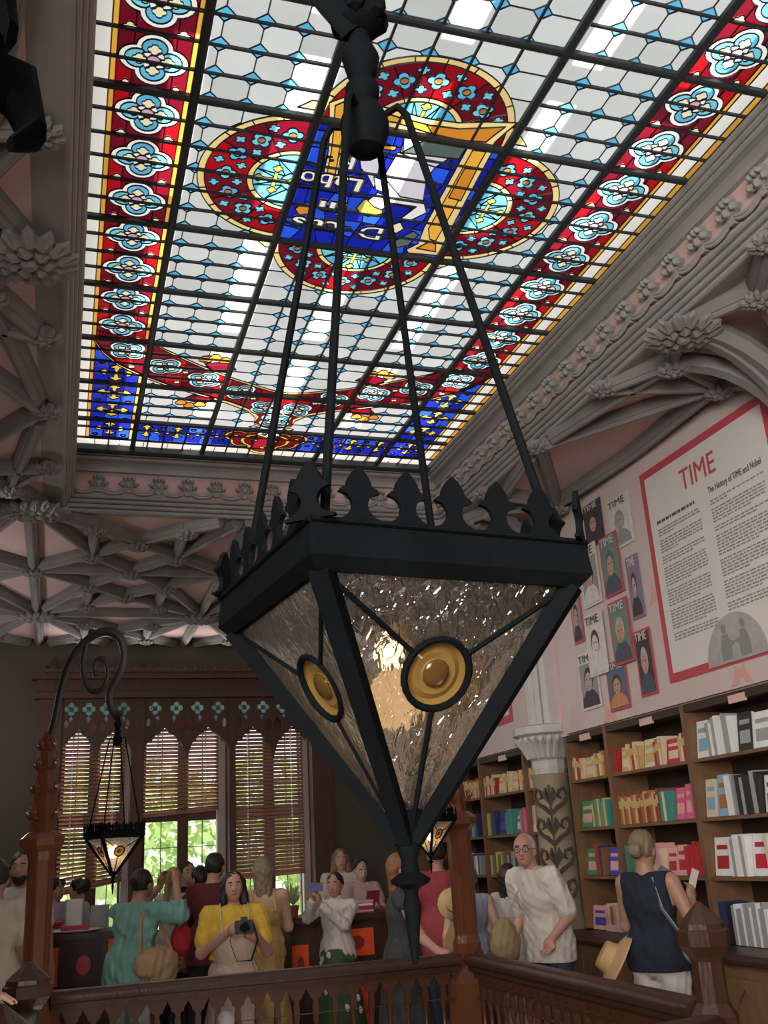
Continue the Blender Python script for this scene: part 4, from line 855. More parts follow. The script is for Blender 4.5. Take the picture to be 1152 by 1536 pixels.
BC = dict(red=(.42, .03, .03), crimson=(.55, .02, .05), gold=(.62, .42, .16), cream=(.72, .62, .42), brown=(.25, .10, .045), rust=(.42, .15, .06), teal=(.06, .28, .25), green=(.07, .26, .11), pink=(.72, .12, .25), rose=(.75, .38, .38), navy=(.03, .05, .13), blue=(.06, .07, .42), black=(.025, .025, .028), white=(.82, .82, .80), grey=(.35, .36, .37), yellow=(.62, .52, .12), skyblue=(.25, .45, .6), olive=(.25, .25, .12))
NB = [0]; NCOL = {}
ORD = ['first', 'second', 'third', 'fourth', 'fifth', 'sixth', 'seventh', 'eighth', 'ninth', 'tenth', 'eleventh', 'twelfth', 'thirteenth', 'fourteenth', 'fifteenth', 'sixteenth']
def book(y, z, th, h, dp, col, where, band=None, lean=0.0, face=False, mark=None, x=XF+.02):
    ky = (col, face, where); NCOL[ky] = NCOL.get(ky, 0)+1; label = f"{ORD[NCOL[ky]-1]} {col} book from left {'facing out ' if face else ''}{where}"
    o = obj('book', cover_mesh(col, BC[col])); tag(o, label, 'book', 'books '+where)
    if face:   # cover turned to the room: thickness along x
        o.matrix_world = Matrix.Translation((x+.02, y, z)) @ Matrix.Rotation(.13, 4, 'Y') @ Matrix(((0, th, 0, 0), (-dp, 0, 0, 0), (0, 0, h, 0), (0, 0, 0, 1)))
    else:
        o.matrix_world = Matrix.Translation((x, y, z)) @ Matrix.Rotation(lean, 4, 'X') @ Matrix.Diagonal((dp, th, h, 1))
    obj('pages', PGM, None, o)
    if face and mark: obj('cover_print', fmark(mark, BC[mark]), None, o)
    elif band == 'gold': obj('spine_label', BANDM, None, o)
    elif band == 'pink': obj('paper_band', BANDP, None, o)
    NB[0] += 1; return o
def row(y0, y1, z, spec, where, h=.22, gap=.1):
    """spec: list of (colours, band, thickness, count, face)"""
    y = y1-.03   # from the far (left) end toward the viewer
    for cols, band, th, n, face in spec:
        for i in range(n):
            c = cols[i % len(cols)] if len(cols) > 2 else random.choice(cols)
            hh = h*random.uniform(.86, 1.05); w_ = (th*random.uniform(.8, 1.25)) if not face else th
            if y-w_ < y0+.03: return
            if face: book(y, z+.004, .03, hh, w_, c, where, face=True, mark=band)
            else: book(y-w_, z+.002, w_, hh, .16, c, where, band)
            y -= w_+.0015
        y -= gap*random.uniform(.05, .35)
W1, W2, W3, W5, W6, W4 = ('of the right edge bay', 'above the woman in navy', 'beside the painted column', 'behind the elderly man', 'behind the reddish lamp post', 'just past the painted column')
LV = {0: ' on worktop', 1: ' on third shelf', 2: ' on second shelf', 3: ' on top shelf'}
ZL = [.937]+ZS
def R_(bay, lv, spec, h=.2, gap=.1): row(BAYS[bay][0], BAYS[bay][1], ZL[lv], spec, LV[lv].strip()+' '+{0: W1, 1: W2, 2: W3, 3: W4, 4: W5, 5: W6, 6: 'of the far end bay', 7: 'of the bay nearest the viewer'}[bay], h, gap)
R_(0, 3, [(['white'], 'skyblue', .13, 1, True), (['white', 'grey'], None, .026, 9, False), (['black'], 'grey', .14, 1, True), (['white'], 'grey', .2, 1, True), (['white'], 'black', .17, 1, True), (['white', 'grey', 'skyblue'], None, .03, 6, False)], .24)
R_(0, 2, [(['cream'], 'skyblue', .11, 1, True), (['skyblue'], 'rust', .12, 1, True), (['white', 'grey'], None, .03, 3, False), (['black', 'grey', 'black'], None, .033, 6, False), (['white'], 'brown', .15, 1, True), (['cream', 'brown', 'white'], None, .03, 5, False)], .25)
R_(0, 1, [(['white'], 'red', .17, 1, True), (['white', 'grey', 'white'], None, .028, 6, False), (['white'], 'crimson', .16, 1, True), (['white', 'cream'], None, .03, 8, False)], .24)
R_(0, 0, [(['black', 'navy'], None, .03, 3, False), (['grey', 'white', 'grey'], None, .022, 14, False), (['white'], 'green', .2, 1, True), (['black', 'grey', 'olive'], None, .03, 8, False)], .24)
R_(1, 3, [(['red', 'crimson'], None, .06, 1, False), (['gold'], 'cream', .11, 1, True), (['cream', 'gold', 'red'], 'gold', .028, 5, False), (['cream'], 'gold', .16, 1, True), (['red', 'rust', 'cream'], 'gold', .03, 3, False), (['crimson'], 'cream', .16, 1, True), (['gold', 'cream', 'red'], 'gold', .03, 7, False)], .19)
R_(1, 2, [(['rust', 'gold', 'brown'], 'gold', .028, 8, False), (['red', 'brown', 'rust', 'gold'], 'gold', .028, 10, False), (['teal', 'cream', 'teal'], None, .03, 4, False), (['pink'], 'rose', .11, 2, True), (['green', 'pink'], None, .03, 4, False)], .22, .06)
R_(1, 1, [(['green', 'teal'], None, .04, 3, False), (['cream', 'rose', 'yellow'], None, .03, 6, False), (['rose', 'cream', 'rose'], 'pink', .03, 5, False), (['rose'], 'red', .12, 2, True), (['crimson', 'red'], None, .03, 6, False)], .21, .06)
R_(1, 0, [(['rose', 'cream', 'brown'], 'pink', .04, 8, False), (['rust', 'olive', 'red'], None, .035, 8, False)], .2)
R_(2, 3, [(['rust', 'cream', 'red'], 'gold', .03, 5, False), (['gold'], 'cream', .14, 1, True), (['cream', 'gold', 'rust'], 'gold', .03, 6, False)], .18)
R_(2, 2, [(['green'], 'rose', .2, 1, True), (['yellow', 'teal', 'olive'], None, .03, 8, False)], .2)
R_(2, 1, [(['green'], 'rose', .19, 1, True), (['brown', 'red', 'navy'], None, .03, 4, False), (['blue'], 'rose', .16, 1, True)], .22)
R_(2, 0, [(['rose'], 'blue', .24, 1, True), (['rose', 'cream', 'rust'], 'pink', .04, 5, False)], .2)
R_(3, 3, [(['gold', 'cream', 'red'], 'gold', .03, 6, False)], .18); R_(3, 2, [(['rose', 'cream', 'pink'], 'pink', .03, 6, False)], .22)
R_(4, 3, [(['cream', 'red', 'gold'], 'gold', .032, 8, False), (['gold'], 'cream', .15, 1, True), (['cream', 'gold', 'rust'], 'gold', .032, 4, False), (['gold'], 'cream', .16, 1, True), (['red', 'cream', 'gold'], 'gold', .03, 6, False)], .18)
R_(4, 2, [(['yellow', 'olive'], None, .05, 2, False), (['teal', 'navy'], None, .03, 3, False), (['navy'], 'blue', .2, 1, True), (['teal', 'green'], None, .05, 3, False), (['teal'], 'cream', .13, 1, True), (['pink', 'green'], None, .03, 4, False)], .22)
R_(4, 1, [(['yellow', 'green', 'brown'], None, .04, 9, False), (['grey', 'navy', 'olive'], None, .04, 9, False)], .2)
R_(4, 0, [(['cream', 'brown', 'grey'], None, .05, 10, False)], .2)
R_(5, 3, [(['cream', 'gold', 'red'], 'gold', .035, 7, False), (['gold'], 'cream', .14, 1, True), (['cream', 'rust', 'gold'], 'gold', .035, 12, False)], .18)
R_(5, 2, [(['navy', 'grey', 'teal'], None, .045, 16, False)], .22); R_(5, 1, [(['grey', 'white', 'navy'], None, .045, 16, False)], .2)
R_(6, 3, [(['cream', 'gold', 'red'], 'gold', .05, 12, False)], .18); R_(6, 2, [(['brown', 'teal', 'navy'], None, .05, 14, False)], .2)
# ---- pilaster, capital and painted column between the bookcases
pl_ = empty('trim_5', (0, 0, 0), kind='structure', label='grey pilaster with leafy capital above a painted arabesque column')
yc = 7.89; PST = mat('pale_pilaster_stone', (.52, .50, .47), .7, var=.12)
m = MB()
for k in range(5): m.tube([(3.93-.03*(1 if k in (1, 3) else (1.5 if k == 2 else 0)), yc-.16+.08*k, 2.55), (3.93-.03*(1 if k in (1, 3) else (1.5 if k == 2 else 0)), yc-.16+.08*k, 3.5)], .034, 8)
m.b2((3.93, yc-.24, 2.5), (4.02, yc+.24, 4.2)); m.build('pilaster_shaft', PST, pl_, True); MB().b2((3.93, 3.92, 2.44), (4.02, 4.26, 4.2)).build('near_pilaster_shaft', PST, pl_)
m = MB(); m.lathe([(.13, 2.12), (.15, 2.2), (.15, 2.26), (.17, 2.28), (.19, 2.36), (.25, 2.46), (.29, 2.48), (.29, 2.54), (.2, 2.56)], 12, c=(3.98, yc, 0)); m.build('capital', PST, pl_)
for k in range(12):
    a = PI*.5+PI*(k+.5)/12; m = MB(); m.tube([(3.98+.16*math.cos(a), yc+.16*math.sin(a), 2.29), (3.98+.2*math.cos(a), yc+.2*math.sin(a), 2.38), (3.98+.27*math.cos(a), yc+.27*math.sin(a), 2.44), (3.98+.27*math.cos(a), yc+.27*math.sin(a), 2.41)], [.03, .032, .02, .008], 6); m.build('acanthus_leaf', PST, pl_, True)
CREAMC = mat('painted_column_cream', (.30, .235, .16), .6, var=.2); VINE = mat('painted_vine_brown', (.07, .055, .035), .6, var=.3)
m = MB(); m.lathe([(.2, .93), (.2, 1.0), (.16, 1.05), (.155, 2.1), (.17, 2.15)], 14, c=(3.98, yc, 0)); m.build('column_shaft', CREAMC, pl_, True)
def oncol(a, z, r=.162):
    a += .95; return (3.98+r*math.cos(PI+a), yc+r*math.sin(PI+a), z)
for z in (1.1, 1.34, 1.58, 1.82):
    for s in (-1, 1):
        m = MB(); m.tube([oncol(0, z), oncol(s*.3, z+.05), oncol(s*.75, z+.09), oncol(s*1.0, z+.15), oncol(s*.8, z+.21), oncol(s*.5, z+.19), oncol(s*.45, z+.14), oncol(s*.6, z+.13)], [.016, .02, .018, .016, .016, .014, .012, .008], 5); m.build('vine_scroll', VINE, pl_, True)
        m = MB(); m.tube([oncol(0, z+.08), oncol(s*.25, z+.16), oncol(s*.18, z+.22)], [.01, .03, .006], 5); m.build('vine_leaf', VINE, pl_, True)
    m = MB(); m.tube([oncol(0, z), oncol(0, z+.24)], .01, 5); m.build('vine_stem', VINE, pl_, True)
# ================================================================== BANNERS
BAN = mat('banner_pale_pink', (.60, .50, .47), .7, var=.06, scale=1.2); BPAP = mat('banner_paper', (.68, .65, .60), .7, var=.05); BRED = mat('banner_red', (.50, .07, .09), .6, var=.08); INK = mat('print_ink', (.10, .09, .09), .7); INKG = mat('print_grey_ink', (.26, .25, .245), .7); BPEACH = mat('banner_peach_mark', (.66, .37, .31), .7)
def wallq(px, py): p = onx(px, py, 3.965); return (p.y, p.z)
def flat(parent, name, y0, z0, y1, z1, m, lvl=1):
    x = 3.965-.0035*lvl; return MB().b2((x-.0015, min(y0, y1), min(z0, z1)), (x+.003, max(y0, y1), max(z0, z1))).build(name, m, parent)
def text_on(parent, name, body, y, z, size, m, lvl=2, sx=1.0):
    cu = bpy.data.curves.new('t', 'FONT'); cu.body = body; cu.size = size; cu.extrude = .001; o = bpy.data.objects.new('t', cu); COL.objects.link(o); dg = bpy.context.evaluated_depsgraph_get(); me = bpy.data.meshes.new_from_object(o.evaluated_get(dg)); bpy.data.objects.remove(o)
    q = obj(name, me, m, parent); q.matrix_world = Matrix(((0, 0, -1, 3.965-.0035*lvl-.002), (-sx, 0, 0, y), (0, 1, 0, z), (0, 0, 0, 1))); return q
def lines(parent, name, y0, y1, z0, z1, dz, m, hh, paras=()):
    k = MB(); z = z0; x = 3.965-.0095; i = 0; rg = random.Random(int(y0*100))
    while z > z1:
        i += 1
        if i in paras: z -= dz*.9; 
        y = y0; end = y1 if (i+1) not in paras else y0+(y1-y0)*rg.uniform(.3, .8)
        while y > end+.01:
            w_ = rg.uniform(.02, .06); e = max(end, y-w_); k.add([(x, y, z), (x, e, z), (x, e, z+hh), (x, y, z+hh)], [(0, 1, 2, 3)]); y = e-.009
        z -= dz
    return tag(k.build(name, m, parent), kind='stuff')
b1 = empty('banner', (0, 0, 0), 0, 'pale banner with magazine covers and a red-framed article headed TIME', 'banner', 'banners above the bookcases')
MB().b2((3.966, 4.32, 2.44), (3.998, 7.5, 4.27)).build('sheet', BAN, b1)
fy0, fz0 = 5.90, 4.12; fy1, fz1 = 4.46, 2.585
flat(b1, 'red_frame', fy0, fz0, fy1, fz1, BRED, 1); pa = flat(b1, 'article_page', fy0-.06, fz0-.06, fy1+.06, fz1+.06, BPAP, 2)
text_on(b1, 'headline_lettering', 'TIME', 5.42, 3.82, .21, BRED, 3, .9)
text_on(b1, 'heading_lettering', 'The History of TIME and Nobel', 5.14, 3.70, .062, INK, 3, .68)
lines(b1, 'heading_line', 5.76, 5.30, 3.69, 3.66, .05, INK, .022)
lines(b1, 'text_column', 5.76, 5.26, 3.64, 2.84, .0205, INKG, .0105, (4, 9, 12, 19, 25, 32, 36)); lines(b1, 'text_column', 5.14, 4.60, 3.64, 2.90, .0205, INKG, .0105, (3, 8, 10, 17, 23, 29, 33))
md = MB(); M = basis((3.965-.0115, 5.13, 2.60), (0, -1, 0), (0, 0, 1)); md.prism(arc((0, 0), .30, 0, PI, 24), .004, M); mo = md.build('engraved_medal', mat('engraving_grey', (.40, .38, .36), .7, var=.35, scale=14), b1)
for (cx0, s) in ((-.09, 1), (.1, -1)):
    f = MB(); Mk = M @ Matrix.Translation((cx0, .0, .004)); f.prism([(-.05*s, .02), (.05*s, .02), (.06*s, .1), (.1*s, .12), (.04*s, .14), (.03*s, .18), (-.02*s, .18), (-.05*s, .1)], .003, Mk); f.prism([(x+.0, y+.215) for x, y in ring((0, 0), .024, .03, 12)], .003, Mk); f.build('engraved_figure', INKG, mo)
def kk(x, y): return wallq(830+x/2.844, 580+y/2.844)
PRT = dict(dark=(.06, .05, .06), grey=(.3, .29, .28), blue=(.10, .14, .22), green=(.16, .24, .20), skin=(.50, .30, .20), skin2=(.42, .36, .32), hair=(.08, .05, .04), purple=(.25, .19, .26), white=(.62, .59, .55), orange=(.55, .25, .10), suit=(.08, .09, .13), silver=(.45, .42, .38))
def PM(k): return mat('portrait_'+k, PRT[k], .7, var=.25, scale=25)
COV = [((130, 530), (225, 640), 'dark', 'skin', 'dark', 'hair', None, 1), ((232, 500), (352, 655), 'white', 'skin2', 'grey', 'grey', 'white', 1), ((310, 735), (400, 975), 'purple', 'skin2', 'dark', 'hair', None, 1), ((70, 880), (140, 1085), 'grey', 'skin', 'dark', 'dark', 'red', 1), ((105, 1150), (215, 1362), 'grey', 'skin2', 'dark', 'dark', 'white', 1), ((228, 1205), (335, 1345), 'blue', 'skin', 'orange', 'hair', 'red', 1), ((345, 1050), (455, 1305), 'dark', 'skin', 'suit', 'silver', 'red', 1),
       ((200, 655), (312, 868), 'green', 'skin', 'suit', 'blue', 'red', 2), ((112, 700), (218, 915), 'grey', 'skin', 'white', 'hair', 'white', 2), ((140, 985), (250, 1215), 'white', 'white', 'white', 'hair', 'white', 3), ((242, 930), (362, 1165), 'green', 'skin', 'suit', 'silver', 'red', 3)]
for (a, b, bg, sk, su, ha, fr, lv) in COV:
    # outline corners measured on the wall; width along the wall, true height
    (ya, za), (yb, zb) = kk(*a), kk(*b); cyy, czz = (ya+yb)/2, (za+zb)/2; wd = abs(ya-yb); ht = max(abs(za-zb), wd*1.25)
    l0 = lv*2+1
    c = flat(b1, 'magazine_cover', cyy+wd/2, czz+ht/2, cyy-wd/2, czz-ht/2, BRED if fr == 'red' else PM('white') if fr else PM(bg), l0)
    i = .02; top = .2*ht
    flat(c, 'portrait_ground', cyy+wd/2-i, czz+ht/2-(top if fr == 'white' else i), cyy-wd/2+i, czz-ht/2+i, PM(bg), l0+.7)
    M = basis((3.965-.0035*(l0+1.3), cyy, czz-ht/2), (0, -1, 0), (0, 0, 1)); w2 = wd/2-i
    f = MB(); f.prism([(-w2, i+.002), (w2, i+.002), (w2*.92, ht*.2), (w2*.4, ht*.33), (-w2*.4, ht*.33), (-w2*.92, ht*.2)], .002, M); f.build('shoulders', PM(su), c)
    M = M @ Matrix.Translation((0, 0, -.002 if False else .0015)); f = MB(); f.prism(ring((0, ht*.53), w2*.5, ht*.2, 18), .002, M); f.build('hair', PM(ha), c)
    M = M @ Matrix.Translation((0, 0, .0015)); f = MB(); f.prism(ring((0, ht*.48), w2*.4, ht*.165, 18), .002, M); f.build('face', PM(sk), c)
    M = M @ Matrix.Translation((0, 0, .0015)); f = MB()
    for s in (-1, 1): f.prism(ring((s*w2*.17, ht*.52), w2*.07, ht*.014, 8), .002, M)
    f.prism([(-w2*.12, ht*.40), (w2*.12, ht*.40), (0, ht*.388)], .002, M); f.build('features', PM('hair'), c)
    text_on(c, 'masthead', 'TIME', cyy+wd/2-i*1.2, czz+ht/2-top*.85, top*.95, INK if fr == 'white' else PM('white') if bg != 'white' else BRED, l0+2.2, (wd-2.4*i)/(top*.95*2.35))
for px, py in ((915, 1072), (1112, 1012), (985, 890)):
    y, z = wallq(px, py); M = basis((3.9625, y, z), (0, -1, 0), (0, 0, 1)); f = MB(); f.prism([(-.11, -.06), (-.03, -.05), (0, 0), (.03, -.05), (.11, -.06), (.05, .03), (.06, .09), (.0, .03), (-.06, .09), (-.05, .03)], .003, M); f.build('peach_mark', BPEACH, b1)
b2_ = empty('banner', (0, 0, 0), 0, 'pale banner with a red frame half hidden behind the foreground lantern', 'banner', 'banners above the bookcases')
MB().b2((3.966, 8.2, 2.44), (3.998, 11.6, 4.27)).build('sheet', BAN, b2_); flat(b2_, 'red_frame', 10.4, 4.12, 8.49, 2.68, BRED, 1); flat(b2_, 'article_page', 10.34, 4.06, 8.56, 2.75, BPAP, 2); flat(b2_, 'photograph', 9.3, 3.4, 8.75, 2.95, PM('grey'), 3)
# ================================================================== DISPLAY TABLES
ORANGE = mat('orange_red_poster', (.85, .09, .02), .5, var=.1)
def display(x0, x1, y0, y1, zt, label, posters):
    t = empty('display_table', (x0, y0, 0), 0, label, 'display table', 'book display tables'); W, D = x1-x0, y1-y0
    MB().b2((0, 0, zt-.05), (W, D, zt)).build('table_top', WOOD, t); MB().b2((.04, .04, 0), (W-.04, D-.04, zt-.05)).build('body', WOOD, t)
    for a, b, c, d, m in posters: q = MB().b2((a, .015, c), (b, .035, d)).build('poster', m, t); MB().prism(ring(((a+b)/2, (c+d)/2), (b-a)*.22, (d-c)*.25, 14), .004, basis((0, .013, 0), (1, 0, 0), (0, 0, 1))).build('poster_emblem', mat('poster_emblem_dark', (.25, .03, .02), .5) if m is ORANGE else BRED, q)
    return t
DKP = mat('dark_poster', (.05, .02, .02), .5)
display(-.16, .78, 9.4, 10.1, 1.10, 'dark display table with orange posters below the leftmost window', [(.04, .2, .70, 1.0, ORANGE), (.27, .54, .70, 1.0, DKP), (.60, .86, .74, 1.04, ORANGE)])
display(2.0, 3.05, 9.5, 10.1, 1.08, 'display table with orange panels behind the woman in white', [(.50, .82, .72, .95, ORANGE), (.55, .75, .14, .56, ORANGE), (.05, .2, .5, .85, ORANGE)])
tr = empty('tray', (.17, 9.62, 1.10), 0, 'round white tray on the dark display table', 'tray'); MB().lathe([(.02, 0), (.2, .004), (.22, .018), (.21, .02), (.02, .01)], 20).build('dish', mat('white_china', (.75, .73, .7), .4), tr, True)
tag(MB().b2((.05, 9.56, 1.1195), (.28, 9.66, 1.155)).build('pencil_case', mat('red_case', (.5, .03, .05), .5)), 'red box lying on the round white tray', 'box')
def stack(x, y, z, n, cols, where):
    for k in range(n):
        o = obj('book', cover_mesh(cols[k % len(cols)], BC[cols[k % len(cols)]])); tag(o, f'{cols[k % len(cols)]} book lying {ORD[k]} from the bottom of a pile {where}', 'book', 'books lying '+where)
        o.matrix_world = Matrix.Translation((x, y, z+.027*k+.0135)) @ Matrix.Rotation(PI/2+random.uniform(-.1, .1), 4, 'Z') @ Matrix.Rotation(PI/2, 4, 'X') @ Matrix.Diagonal((.16, .025, .22, 1)) @ Matrix.Translation((-.5, -.5, -.5)); obj('pages', PGM, None, o)
stack(.62, 9.62, 1.10, 6, ['grey', 'white', 'black'], 'on the left display table'); stack(-.04, 9.95, 1.10, 3, ['white', 'brown', 'crimson'], 'behind the white tray')
stack(2.35, 9.7, 1.08, 5, ['rose', 'white', 'pink'], 'behind the woman in white'); stack(2.75, 9.7, 1.08, 4, ['rose', 'crimson', 'white'], 'on the orange-fronted table')
for x, y, c, h in ((.24, 9.93, 'white', .26), (.46, 9.86, 'grey', .2)):
    o = obj('book', cover_mesh(c, BC[c])); tag(o, f'{c} book standing upright on the display table by the windows', 'book', 'standing books on display table'); o.matrix_world = Matrix.Translation((x, y, 1.10)) @ Matrix.Rotation(PI/2, 4, 'Z') @ Matrix.Diagonal((.03, .16, h, 1)); obj('pages', PGM, None, o)
pp = empty('potted_plant', (2.12, 9.75, 1.08), 0, 'small green plant in a pot on the orange-fronted table', 'plant'); MB().lathe([(.04, 0), (.055, .1), (.06, .1), (.05, .1)], 12).build('pot', mat('dark_red_pot', (.3, .06, .05), .5), pp)
for k in range(26):
    a = k*2.4; r = .05+.05*random.random(); h = .12+.14*random.random(); m = MB(); m.add([(0, 0, .1), (r*.6*math.cos(a)-.02*math.sin(a), r*.6*math.sin(a)+.02*math.cos(a), h*.7+.05), (r*math.cos(a), r*math.sin(a), h+.06), (r*.6*math.cos(a)+.02*math.sin(a), r*.6*math.sin(a)-.02*math.cos(a), h*.7+.05)], [(0, 1, 2, 3)]); m.build('leaf', LEAF2, pp)
# ================================================================== PEOPLE
def nets(F, o, h):
    S = F < 0; nx, ny, nz = F.shape; C8 = [(0, 0, 0), (1, 0, 0), (0, 1, 0), (1, 1, 0), (0, 0, 1), (1, 0, 1), (0, 1, 1), (1, 1, 1)]
    cn = np.zeros((nx-1, ny-1, nz-1), np.int8)
    for a, b, c in C8: cn += S[a:nx-1+a, b:ny-1+b, c:nz-1+c]
    mx = (cn > 0) & (cn < 8); ids = np.argwhere(mx); idx = np.full(mx.shape, -1, np.int64); idx[mx] = np.arange(len(ids))
    acc = np.zeros((len(ids), 3)); w_ = np.zeros(len(ids))
    for i in range(8):
        for j in range(i+1, 8):
            d = np.array(C8[j])-np.array(C8[i])
            if abs(d).sum() != 1: continue
            fa = F[tuple((ids+C8[i]).T)]; fb = F[tuple((ids+C8[j]).T)]; m = (fa < 0) != (fb < 0); t = fa[m]/(fa[m]-fb[m])
            acc[m] += np.array(C8[i])+d*t[:, None]; w_[m] += 1
    V = (ids+acc/w_[:, None])*h+o; Q = []
    for ax in range(3):
        u, v = [(1, 2), (2, 0), (0, 1)][ax]; sl = [slice(0, n) for n in F.shape]; s2 = list(sl); sl[ax] = slice(0, F.shape[ax]-1); s2[ax] = slice(1, F.shape[ax])
        a, b = S[tuple(sl)], S[tuple(s2)]; e = np.argwhere(a != b); e = e[(e[:, u] > 0) & (e[:, v] > 0) & (e[:, u] < F.shape[u]-1) & (e[:, v] < F.shape[v]-1)]
        if not len(e): continue
        eu, ev = np.eye(3, dtype=int)[u], np.eye(3, dtype=int)[v]; q = np.stack([idx[tuple((e-eu-ev).T)], idx[tuple((e-ev).T)], idx[tuple(e.T)], idx[tuple((e-eu).T)]], 1)
        fl = ~a[tuple(e.T)]; q[fl] = q[fl][:, ::-1]; Q.append(q)
    return V, np.concatenate(Q)
class SDF:
    """blend of soft shapes -> one continuous smooth mesh"""
    def __init__(s): s.p = []
    def cone(s, a, b, r1, r2, k=.025): s.p.append(('c', np.array(a, float), np.array(b, float), r1, r2, k)); return s
    def ell(s, c, r, k=.03, cut=False): s.p.append(('e', np.array(c, float), np.array(r, float), None, None, -k if cut else k)); return s
    def bake(s, res, infl=0.0, fold=0.0, clip=None, seed=0, ff=1.0):
        lo = np.min([np.minimum(p[1]-(p[2] if p[0] == 'e' else p[3]), p[1] if p[0] == 'e' else p[2]-p[4]) for p in s.p if p[5] > 0], 0)-.04-infl
        hi = np.max([np.maximum(p[1]+(p[2] if p[0] == 'e' else p[3]), p[1] if p[0] == 'e' else p[2]+p[4]) for p in s.p if p[5] > 0], 0)+.04+infl
        n = np.ceil((hi-lo)/res).astype(int)+1; F = np.full(n, .5); ax = [lo[i]+res*np.arange(n[i]) for i in range(3)]
        for p in s.p:
            if p[0] == 'e': a0, a1 = p[1]-p[2]-.07-infl, p[1]+p[2]+.07+infl
            else: a0, a1 = np.minimum(p[1]-p[3], p[2]-p[4])-.07-infl, np.maximum(p[1]+p[3], p[2]+p[4])+.07+infl
            i0 = np.clip(((a0-lo)/res).astype(int), 0, n); i1 = np.clip(((a1-lo)/res).astype(int)+2, 0, n)
            sl = tuple(slice(x, y) for x, y in zip(i0, i1)); X, Y, Z = np.meshgrid(*[ax[i][sl[i]] for i in range(3)], indexing='ij', sparse=True)
            if p[0] == 'e':
                r = p[2]+(infl if p[5] > 0 else 0); x, y, z = X-p[1][0], Y-p[1][1], Z-p[1][2]; k0 = np.sqrt((x/r[0])**2+(y/r[1])**2+(z/r[2])**2)+1e-9; k1 = np.sqrt((x/r[0]**2)**2+(y/r[1]**2)**2+(z/r[2]**2)**2)+1e-9; d = k0*(k0-1)/k1
            else:
                a, b = p[1], p[2]; ba = b-a; L2 = ba@ba+1e-12; t = np.clip(((X-a[0])*ba[0]+(Y-a[1])*ba[1]+(Z-a[2])*ba[2])/L2, 0, 1); d = np.sqrt((X-a[0]-t*ba[0])**2+(Y-a[1]-t*ba[1])**2+(Z-a[2]-t*ba[2])**2)-(p[3]+(p[4]-p[3])*t)-infl
            A = F[sl]; k = abs(p[5])
            if p[5] < 0: h = np.maximum(k-abs(A+d), 0)/k; F[sl] = np.maximum(A, -d)+h*h*k/4
            else: h = np.maximum(k-abs(A-d), 0)/k; F[sl] = np.minimum(A, d)-h*h*k/4
        X, Y, Z = np.meshgrid(*ax, indexing='ij', sparse=True)
        if fold: F = F+fold*(np.sin(ff*(X*38+Z*21)+seed)*np.sin(ff*(Z*31-Y*33)+seed*2)+.7*np.sin(ff*(X*71-Z*43)+seed*3)*np.sin(ff*(Y*67+Z*23))+.45*np.sin(ff*(X*97+Y*83)+4*np.sin(Z*9+seed)))
        if clip is not None: F = np.maximum(F, clip(X, Y, Z)+0*F)
        V, Q = nets(F, lo, res); me = bpy.data.meshes.new('form'); me.from_pydata(V.tolist(), [], Q.tolist()); me.polygons.foreach_set('use_smooth', [True]*len(me.polygons)); return me
SK = {}
def skin(tone):
    if tone not in SK:
        c = dict(light=(.58, .36, .27), tan=(.44, .25, .17), dark=(.22, .12, .08), pink=(.55, .30, .23))[tone]; SK[tone] = mat('skin_'+tone, c, .5, var=.12, scale=10)
    return SK[tone]
def fab(name, c, **kw): return mat('fabric_'+name, c, .85, var=kw.pop('var', .18), scale=kw.pop('scale', 9), bump=.25, bscale=120, **kw)
V_ = lambda *a: np.array(a, float)
def hand(S, w, d, n, curl=.6, r=.0085):
    """palm and five fingers from wrist w, pointing along d, palm facing n"""
    d = V_(*d)/np.linalg.norm(d); n = V_(*n); n = n-d*(n@d); n /= np.linalg.norm(n); s = np.cross(d, n); w = V_(*w)
    S.cone(w, w+d*.03, .024, .026, .015); S.ell(w+d*.055, np.abs(d)*.042+np.abs(s)*.036+np.abs(n)*.016, .012)
    for i, (o, l) in enumerate(((-.028, .062), (-.010, .074), (.009, .07), (.027, .055))):
        a = w+d*.085+s*o; b = a+(d*math.cos(curl*.6)+n*math.sin(curl*.6))*l*.5; c = b+(d*math.cos(curl*1.6)+n*math.sin(curl*1.6))*l*.5; S.cone(a, b, r, r*.95, .004); S.cone(b, c, r*.95, r*.8, .004)
    a = w+d*.03-s*.028; b = a-s*.028+d*.025+n*.012; c = b+d*.03+n*.014+s*.006; S.cone(a, b, r*1.25, r*1.1, .008); S.cone(b, c, r*1.1, r*.85, .004)
EYEM = mat('eye_dark', (.03, .02, .015), .2); EYEW = mat('eye_white', (.7, .68, .65), .3); LIP = mat('lips', (.42, .13, .11), .5); BROWM = mat('brow', (.05, .035, .03), .8); SHOE = mat('shoe_leather', (.05, .04, .035), .5)
HAIRC = dict(black=(.012, .010, .010), brown=(.07, .038, .022), dkbrown=(.03, .018, .013), blond=(.38, .26, .13), ash=(.22, .165, .10), ginger=(.24, .09, .035), grey=(.36, .35, .34), silver=(.55, .53, .5))
